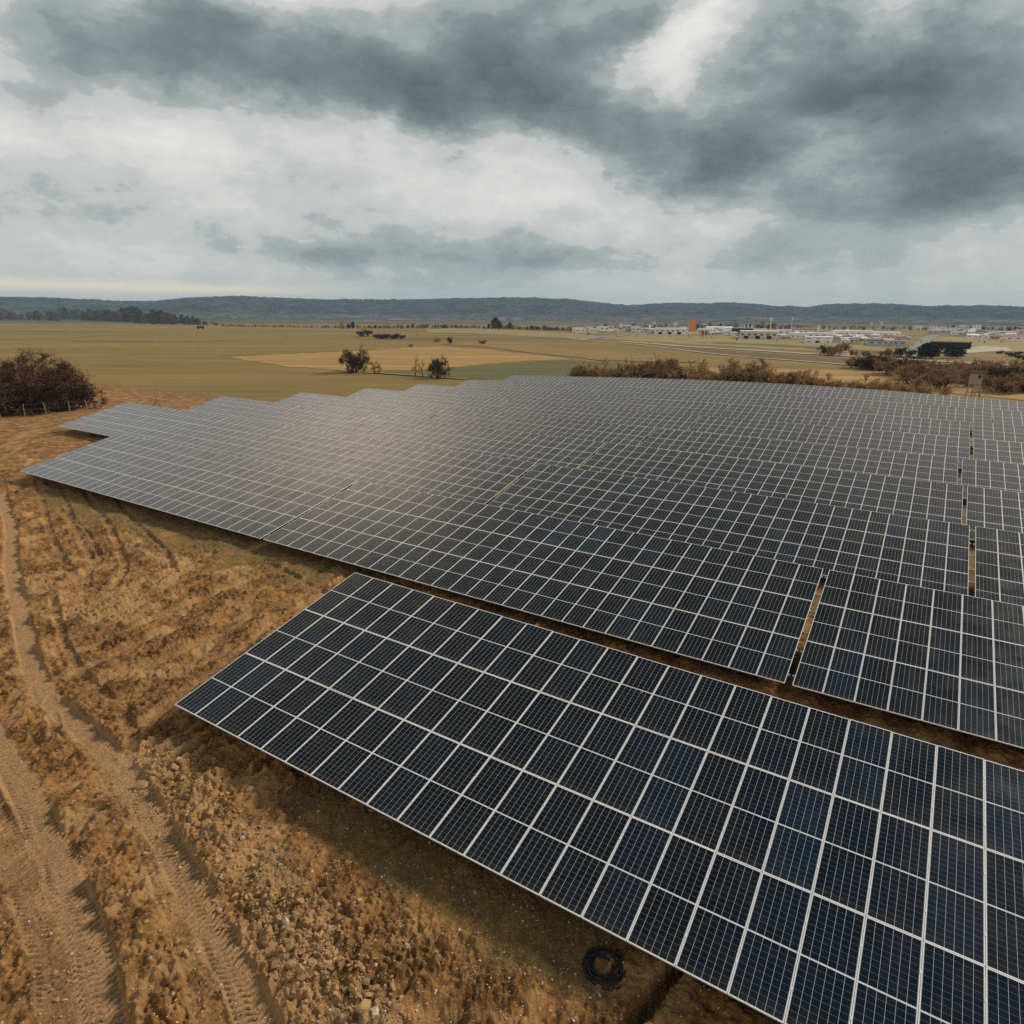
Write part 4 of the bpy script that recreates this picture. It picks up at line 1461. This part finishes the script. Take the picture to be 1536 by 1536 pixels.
B('hall', 947, 960, 491.0, 497.6, 16, M_white, M_roofw, 'white hall between the pale blue hall and the tall white block')
B('hall', 961, 972, 491.6, 498, 18, M_white, M_roofg, 'grey roofed white hall left of the tall narrow white block')
B('tower', 973, 976.4, 488.2, 497, 8, M_white, M_roofw, 'tall narrow white block left of the long white hall', 'tower', bands=3)
B('house', 979, 983, 482.6, 485.5, 10, M_white, M_roofw, 'single white house high on the slope behind town')
B('hall', 982, 1028, 493.2, 501.4, 30, M_white, M_roofw, 'long white hall left of the orange tower', doors=3)
B('house', 1010, 1016.5, 484.2, 489.2, 12, M_white, M_roofw, 'white cube house on the slope left of the orange tower', bands=2)
B('house', 1000, 1007, 488.6, 492.2, 10, M_cream, M_roofg, 'cream house behind the long white hall', roof='gable_x')
ot = B('tower', 1033.2, 1042.8, 484.8, 503.2, 7.5, M_orange, M_orange, 'bright orange tower block on white legs', 'tower', bands=0, sink=-.02)
s_ = scale_at(1038, 503.2)
q = at(1038, 503.2)
ot.location = (q[0], q[1], q[2] + 4.8 * s_)
bw = 7.5 * s_
lg = MB()
for x_ in (-7.2, -2.6, 1.4, 6.4):
    MB().box((x_ * s_, .3, -5.0 * s_), (x_ * s_ + 1.3 * s_, 7, -.02)).build('leg', M_white, ot)
MB().box((-7.8 * s_, -.3, -1.2 * s_), (8.4 * s_, -.02, .35 * s_)).build('beam', M_white, ot)
MB().box((-1.2 * s_, -.09, 4 * s_), (1.2 * s_, -.004, 15 * s_)).build('panel', mat('light_orange', (.85, .33, .12), .7, .3), ot)
# open canopy right of the orange tower
q = at(1058, 503.5)
s_ = scale_at(1058, 503.5)
cn_ = empty('canopy', tuple(q), -math.atan2(q[0], q[1]))
tag(cn_, 'white open canopy on columns right of the orange tower', 'canopy')
MB().box((-12 * s_, 0, 8.3 * s_), (9 * s_, 14, 10 * s_)).build('roof', M_white, cn_)
for x_ in (-11.5, -7, -2, 3, 8):
    MB().box((x_ * s_, .2, -.3), (x_ * s_ + .9 * s_, .2 + .9 * s_, 8.28 * s_)).build('column', M_white, cn_)
MB().box((-8 * s_, 9, -.2), (5 * s_, 13, 7 * s_)).build('back_wall', M_brick, cn_)
B('hall', 1060, 1097, 490.0, 496.5, 30, M_grey, M_roofw, 'wide grey hall with pale roof behind the white canopy', roof='gable_x')
B('hall', 1098, 1128, 493.0, 502, 24, M_black, M_roofg, 'dark hall with slim white chimneys', bands=0)
for i_, (px, yt) in enumerate(((1114.8, 488), (1120.6, 487), (1126, 488.4))):
    q = at(px, 501)
    s_ = scale_at(px, 501)
    ch_ = empty('silo', tuple(q))
    tag(ch_, 'slim white silo, %s of the three at the dark hall' % ('leftmost', 'middle one', 'rightmost')[i_], 'silo', 'white silos at the dark hall')
    MB().tube([(0, -1, -.3), (0, -1, (501 - yt) * s_ * .93)], [.85 * s_] * 2, 10).build('shaft', M_white, ch_)
    MB().tube([(0, -1, (501 - yt) * s_ * .932), (0, -1, (501 - yt) * s_)], [.95 * s_, .3 * s_], 10).build('cap', M_roofw, ch_)
B('hall', 1110, 1164, 497.6, 508.6, 32, M_cream, M_roofw, 'long cream hall with dark doorways in front of the dark hall', bands=1, doors=3)
B('hall', 1128, 1150, 494.0, 499, 18, M_white, M_roofw, 'white upper hall behind the long cream hall')
B('hall', 1166, 1186, 495.4, 503, 20, M_white, M_roofw, 'white hall just right of the long cream hall')
B('shed', 1172, 1184, 503.6, 508.6, 10, M_grey, M_roofg, 'grey shed in front of the white halls', roof='gable_x')
B('shed', 1186, 1200, 500.6, 507.6, 14, M_white, M_roofg, 'white shed with grey roof left of the terraced block', roof='gable_x')
for i_ in range(5):
    B('house', 1187 + 8.6 * i_, 1194.6 + 8.6 * i_, 491.6 + .1 * i_, 496.6, 10, M_cream, M_roofr, 'red roofed house, %s from the left in the row behind the terraced block' % ORD[i_], 'house',
      'red roofed houses', roof='gable_x')
B('tower', 1225.4, 1228.2, 489.4, 501, 4, M_white, M_roofw, 'slim pale tower rising behind the terraced block', 'tower', bands=3)
B('block', 1212, 1249, 500.4, 507, 20, M_white, M_roofw, 'upper storey of the white terraced block, set back', bands=1)
B('block', 1208, 1246, 506.2, 514.6, 16, M_white, M_roofw, 'white terraced block with dark window bands at the town edge', bands=2, doors=1)
B('hall', 1251, 1306, 497.2, 505.8, 30, M_white, M_roofw, 'longest white hall in the middle of town', bands=1)
B('hall', 1263, 1274, 494.2, 504.8, 14, M_white, M_roofw, 'white gabled entrance on the longest white hall', roof='gable', bands=0)
B('hall', 1308, 1347, 499.0, 505.6, 26, M_white, M_roofw, 'white hall right of the longest white hall')
B('shed', 1250, 1259, 505.6, 513, 12, M_blue, M_roofg, 'small pale blue shed right of the terraced block')
B('shed', 1262, 1273, 508.6, 516.6, 12, M_white, M_roofw, 'white shed in the yard below the longest hall', roof='gable')
B('shed', 1275, 1287, 508.0, 516.2, 12, M_cream, M_roofg, 'cream shed in the yard below the longest hall')
B('hall', 1302, 1324, 511.0, 518.4, 16, M_blue, M_win, 'low glass fronted pale blue hall in the yard')
B('hall', 1326, 1338, 510.2, 518.2, 14, M_white, M_roofw, 'small white hall between the two pale blue yard halls')
B('hall', 1339, 1357, 512.0, 519, 14, M_blue, M_roofg, 'pale blue hall beside the grey road')
B('house', 1305.6, 1308.6, 483.6, 486.4, 10, M_white, M_roofw, 'left one of two tiny white houses on the wooded slope')
B('house', 1320.4, 1324.4, 483.4, 486.6, 10, M_white, M_roofw, 'right one of two tiny white houses on the wooded slope')
B('apartment_block', 1371.4, 1384, 489.6, 494.2, 14, M_white, M_roofw, 'low white apartment block left end of the hill estate', bands=2)
B('apartment_block', 1394.6, 1411, 491.0, 497, 14, M_white, M_roofw, 'white apartment block, second of the hill estate', bands=2)
B('apartment_block', 1413, 1436, 492.4, 498, 14, M_white, M_roofw, 'wide white apartment block in the hill estate middle', bands=2)
B('apartment_block', 1439, 1449.6, 488.0, 493.4, 14, M_white, M_roofw, 'white apartment block above its lower neighbour in the hill estate', bands=2)
B('apartment_block', 1438, 1453, 493.6, 499.4, 12, M_cream, M_roofw, 'lower cream apartment block in front of the taller pair', bands=2)
B('apartment_block', 1458.2, 1469.6, 488.6, 497.4, 14, M_white, M_roofw, 'tallest white apartment tower at the right of the hill estate', bands=4)
B('hall', 1451, 1466, 501.2, 507.4, 16, M_white, M_roofw, 'white hall left of the round roofed white hall', roof='gable_x')
B('hall', 1467, 1481, 501.8, 509, 16, M_white, M_roofw, 'white hall with gable facing the meadow', roof='gable')
B('house', 1483.6, 1492.4, 495.8, 501.6, 10, M_white, M_roofg, 'white house behind the red roofed sheds', bands=2)
B('shed', 1487, 1498, 503.2, 509.2, 12, M_brick, M_roofr, 'red roofed brick shed at the meadow edge', roof='gable_x')
B('hall', 1499, 1510, 502.0, 508, 14, M_white, M_roofw, 'white hall between the red roofed brick shed and the long red roof')
B('hall', 1511, 1542, 503.6, 511.6, 20, M_white, M_roofr, 'long white hall with red roof at the right edge', roof='gable_x')
B('house', 1528, 1534, 496.6, 502.6, 10, M_grey, M_roofg, 'grey block behind the long red roof at the right edge', bands=2)
dh = B('hall', 1398, 1450.6, 514.6, 523.2, 20, M_black, M_black, 'long black flat hall standing beside the grey road', bands=0)
B('shelter', 1261, 1273, 528.0, 534.2, 6, M_white, M_brick, 'small white shelter with brick red roof by the far road', 'shelter', roof='gable', bands=0)
B('shelter', 1376, 1386, 525.6, 536.2, 6, M_cream, M_cream, 'pale mound shaped shelter below the grey road', 'shelter', roof='gable', bands=0)


irnd = random.Random(77)
inf = []
for _ in range(210):
    x_ = irnd.choice([irnd.uniform(862, 1040), irnd.uniform(1060, 1110), irnd.uniform(1160, 1300), irnd.uniform(1180, 1360), irnd.uniform(1220, 1360), irnd.uniform(1395, 1536)])
    y_ = np.interp(x_, [860, 1040, 1180, 1300, 1360, 1400, 1536], [496.5, 499, 504, 509, 511, 500, 504]) + irnd.uniform(-4.0, 3.0)
    inf.append((x_, y_))
inf.sort()
for i_, (x_, y_) in enumerate(inf):
    w_, h_ = irnd.uniform(5, 17), irnd.uniform(2.8, 5.6)
    k_ = i_ if i_ < 30 else (len(inf) - 1 - i_ if len(inf) - 1 - i_ < 30 else None)
    side_ = 'left' if i_ < 30 else 'right'
    lab = ('small pale town house, %s from the %s edge of the loose row of small houses' % (ORD[k_], side_)) if k_ is not None else 'small pale town house near the middle of the loose row of small houses'
    B('house', x_ - w_ / 2, x_ + w_ / 2, y_ - h_, y_, irnd.uniform(8, 14), irnd.choice([M_white, M_white, M_white, M_cream, M_grey, M_blue]), irnd.choice([M_roofw, M_roofw, M_roofg, M_roofr]),
      lab, 'house', 'small pale town houses', roof=irnd.choice(['flat', 'gable_x', 'flat']), bands=1)


def mast(px, yb, yt, label, r_=.32, head=0.0):
    q = at(px, yb)
    s = scale_at(px, yb)
    e = empty('mast', tuple(q))
    tag(e, label, 'mast')
    h = (yb - yt) * s
    MB().tube([(0, 0, -.3), (0, 0, h)], [r_ * s * 1.1, r_ * s * .8], 6).build('pole', M_white, e)
    if head:
        MB().box((-head * s, -.4, h + .003), (head * s, .4, h + 1.6 * s)).build('floodlight_head', M_white, e)


mast(1154.6, 500, 479.6, 'tall white floodlight mast with flat head above the halls', .55, 2.2)
mast(1186.4, 497, 478.2, 'thin pale mast right of the floodlight mast', .38, .6)
mast(1054.6, 499, 487, 'short white mast with wide sign head right of the orange tower', .4, 2.4)

# farm trailer on the track by the left wood
q = at(301, 493.6)
s_ = scale_at(301, 493.6)
tr_ = empty('farm_trailer', tuple(q), R(12))
tag(tr_, 'dark boxy farm trailer parked beside the track near the left wood', 'trailer')
MB().box((-5 * s_, -1.2, 1.3 * s_), (5 * s_, 1.2, 4.4 * s_)).build('body', mat('dark_green_paint', (.045, .05, .035), .7, .3), tr_)
MB().box((-4.6 * s_, -1.1, 4.4 * s_ + .003), (2 * s_, 1.1, 5.0 * s_)).build('cover', M_twig_tan, tr_)
for sx in (-3.2, 3.2):
    for sy in (-1.25, 1.0):
        MB().tube([(sx * s_, sy, .75 * s_), (sx * s_, sy + .25, .75 * s_)], [.8 * s_] * 2, 10).build('wheel', M_black, tr_)

# ------------------------------------------------------------------ near ground objects
M_rubber = mat('black_pipe', (.012, .012, .012), .55, .4)
qc = at(906, 1449)


def ground_z(x, y):
    return float(terrain(x, y)) + float(ground_detail(np.array([float(x)]), np.array([float(y)]))[0][0])


zc = max(ground_z(qc[0] + .3 * math.cos(a), qc[1] + .3 * math.sin(a)) for a in np.linspace(0, 6, 8)) - .03
coil = MB()
crng = np.random.default_rng(5)
pts = []
for k in range(9):
    rad = .25 + .026 * k + crng.normal() * .018
    ofs = crng.normal(size=2) * .050
    for a in np.linspace(0, 2 * np.pi, 40, endpoint=False):
        pts.append((rad * math.cos(a) * 1.03 + ofs[0], rad * math.sin(a) * .97 + ofs[1], .03 + .016 * ((k * 5) % 4) + .006 * math.sin(3 * a + k)))
pts.append((.50, .10, .03))
pts.append((.62, .22, .03))
coil.tube(pts, .020, 7)
co = coil.build('pipe_coil', M_rubber, None, True)
co.location = (qc[0], qc[1], zc)
tag(co, 'coil of black cable pipe lying on the dirt below the front table', 'cable coil')

M_stone = mat('pale_stone', (.50, .42, .31), .9, .2, (5, .35))
M_clod = mat('earth_clod', (.37, .225, .105), .95, .1, (6, .4))


def rock_template(seed, sub=1):
    rng = np.random.default_rng(seed)
    t = (1 + 5 ** .5) / 2
    v = np.array([(-1, t, 0), (1, t, 0), (-1, -t, 0), (1, -t, 0), (0, -1, t), (0, 1, t), (0, -1, -t), (0, 1, -t), (t, 0, -1), (t, 0, 1), (-t, 0, -1), (-t, 0, 1)], float)
    f = [(0, 11, 5), (0, 5, 1), (0, 1, 7), (0, 7, 10), (0, 10, 11), (1, 5, 9), (5, 11, 4), (11, 10, 2), (10, 7, 6), (7, 1, 8), (3, 9, 4), (3, 4, 2), (3, 2, 6), (3, 6, 8), (3, 8, 9),
         (4, 9, 5), (2, 4, 11), (6, 2, 10), (8, 6, 7), (9, 8, 1)]
    for _ in range(sub):
        cache, nf = {}, []
        vl = list(v)
        def mid(a, b):
            k = (min(a, b), max(a, b))
            if k not in cache:
                vl.append((vl[a] + vl[b]) / 2)
                cache[k] = len(vl) - 1
            return cache[k]
        for a, b, c in f:
            x, y, z = mid(a, b), mid(b, c), mid(c, a)
            nf += [(a, x, z), (b, y, x), (c, z, y), (x, y, z)]
        v, f = np.array(vl), nf
    v /= np.linalg.norm(v, axis=1)[:, None]
    for _ in range(13):                              # chop flat faces
        n = rng.normal(size=3)
        n /= np.linalg.norm(n)
        d = rng.uniform(.34, .78)
        e_ = v @ n - d
        v = v - np.where(e_ > 0, e_, 0)[:, None] * n
    v *= 1 + rng.normal(0, .05, (len(v), 1))
    return v * np.array([1, .8, .62]), np.array(f)


TEMPL = [rock_template(s, 1) for s in range(6)]


def stones(name, pts, sizes, m, seed):
    rng = np.random.default_rng(seed)
    V, F, n0 = [], [], 0
    X, Y = np.array([p[0] for p in pts]), np.array([p[1] for p in pts])
    Z = terrain(X, Y) + ground_detail(X, Y)[0]
    for x, y, z, s in zip(X, Y, Z, sizes):
        tv, tf = TEMPL[rng.integers(0, 6)]
        a = rng.uniform(0, 6.28)
        c, s_ = math.cos(a), math.sin(a)
        v = tv * s * rng.uniform(.6, 1.3, 3)
        tl = rng.uniform(-.6, .6)
        v = np.stack([v[:, 0], v[:, 1] * math.cos(tl) - v[:, 2] * math.sin(tl), v[:, 1] * math.sin(tl) + v[:, 2] * math.cos(tl)], 1)
        v = np.stack([v[:, 0] * c - v[:, 1] * s_, v[:, 0] * s_ + v[:, 1] * c, v[:, 2]], 1) + np.array([x, y, z + s * .05])
        V.append(v)
        F.append(tf + n0)
        n0 += len(v)
    return tag(link(name, np_mesh(name, np.concatenate(V), np.concatenate(F), [m])), kind='stuff')


srng = np.random.default_rng(21)


def px_scatter(n, x0, x1, y0, y1, keep=None):
    out = []
    while len(out) < n:
        px, py = srng.uniform(x0, x1), srng.uniform(y0, y1)
        if keep is None or keep(px, py):
            out.append(at(px, py)[:2])
    return out


def off_panel(px, py):
    e1 = np.interp(px, [0, 262, 531], [1600, 1058, 860])
    low = np.interp(px, [262, 597, 810, 1013, 1176], [1058, 1231, 1343, 1451, 1536])
    return px < 262 or (py > low + 6) or py < e1 - 4 and px < 531


def band(px, py):
    d = px - np.interp(py, [1120, 1230, 1330, 1420, 1536], [225, 300, 375, 450, 560])
    return off_panel(px, py) and abs(d + srng.normal() * 30) < 55 and py > 1120


def lower_right(px, py):
    return off_panel(px, py) and px > np.interp(py, [1120, 1536], [270, 440])


p1 = px_scatter(900, 0, 1100, 760, 1560, off_panel)
stones('pebbles', p1, np.exp(srng.normal(math.log(.022), .4, len(p1))), M_stone, 1)
p2 = px_scatter(2600, 200, 700, 1120, 1560, band)
stones('rubble', p2, np.exp(srng.normal(math.log(.042), .55, len(p2))), M_clod, 2)
p3 = px_scatter(900, 380, 1100, 1200, 1560, lower_right)
stones('pebbles', p3, np.exp(srng.normal(math.log(.022), .45, len(p3))), M_stone, 3)
p4 = px_scatter(2200, 0, 520, 720, 1560, off_panel)
stones('clods', p4, np.exp(srng.normal(math.log(.034), .45, len(p4))), M_clod, 4)

# larger clods, each a thing
for i_, (px, py, sz) in enumerate(((563, 1528, .20), (480, 1412, .13), (505, 1490, .12), (430, 1392, .15), (452, 1362, .13), (540, 1398, .09), (420, 1300, .10), (610, 1425, .10),
                                   (470, 1462, .11), (365, 1262, .09), (402, 1340, .10), (590, 1490, .12))):
    q = at(px, py)
    tv, tf = rock_template(100 + i_, 2)
    me = np_mesh('clod', tv * sz, tf, [M_clod if i_ % 3 else M_stone])
    o = link('clod', me, None, (q[0], q[1], ground_z(q[0], q[1]) + sz * .22))
    o.rotation_euler = (rnd.uniform(-.3, .3), rnd.uniform(-.3, .3), rnd.uniform(0, 6))
    tag(o, 'large pale earth clod in the rubble between the tyre track and the front table', 'clod', 'large clods in the rubble')

# short dry grass tufts at the front table and the second row
def tufts():
    rng = np.random.default_rng(9)
    pts = []
    for path, w, n in ((GRASSY[0][0], 4.0, 9000), (GRASSY[1][0], 1.6, 9000)):
        ln = ground_line(path)
        k = rng.integers(0, len(ln), n)
        pts.append(ln[k] + rng.normal(size=(n, 2)) * w * .45)
    P = np.concatenate(pts)
    Z = terrain(P[:, 0], P[:, 1]) + ground_detail(P[:, 0], P[:, 1])[0]
    P0 = np.column_stack([P, Z - .01])
    P1 = P0 + np.column_stack([rng.normal(size=(len(P), 2)) * .035, rng.uniform(.03, .09, len(P))])
    v, f_ = ribbons(P0, P1, .006, rng)
    m = mat('dry_blades', (.22, .155, .055), .9, .2, (2, .4))
    tag(link('grass', np_mesh('grass', v, f_, [m])), kind='stuff')


tufts()

# bird droppings on the front table
o, ex, ey, nn = TABLES[0][3:7]
M_drop = mat('dried_white_splash', (.75, .74, .70), .8, .2)
for i_, (px, py) in enumerate(((963, 1040), (946, 1080))):
    d = px_dir(px, py)
    s = ((o - CAM) @ nn) / (d @ nn)
    q = CAM + d * s + nn * .042
    tv, tf = TEMPL[i_]
    v = tv * np.array([.028, .028, .006])
    ob = link('dropping', np_mesh('dropping', v, tf, [M_drop]), None, tuple(q))
    ob.rotation_euler = (TABLES[0][8], 0, AZ_ROW)
    tag(ob, '%s white bird dropping on the front table glass' % ('upper', 'lower')[i_], 'dropping', 'bird droppings on the front table')

# ------------------------------------------------------------------ haze
hm = bpy.data.materials.new('haze')
hm.use_nodes = True
hm.node_tree.nodes.clear()
ho = hm.node_tree.nodes.new('ShaderNodeOutputMaterial')
hv = hm.node_tree.nodes.new('ShaderNodeVolumePrincipled')
hv.inputs['Color'].default_value = (.58, .80, 1.0, 1)
hv.inputs['Density'].default_value = 0.000085
hm.node_tree.links.new(hv.outputs[0], ho.inputs['Volume'])
hz = MB().box((-7600, -7600, ZF - 6), (7600, 7600, 230)).build('haze', hm)
tag(hz, kind='stuff')
print('objects', len(bpy.data.objects))
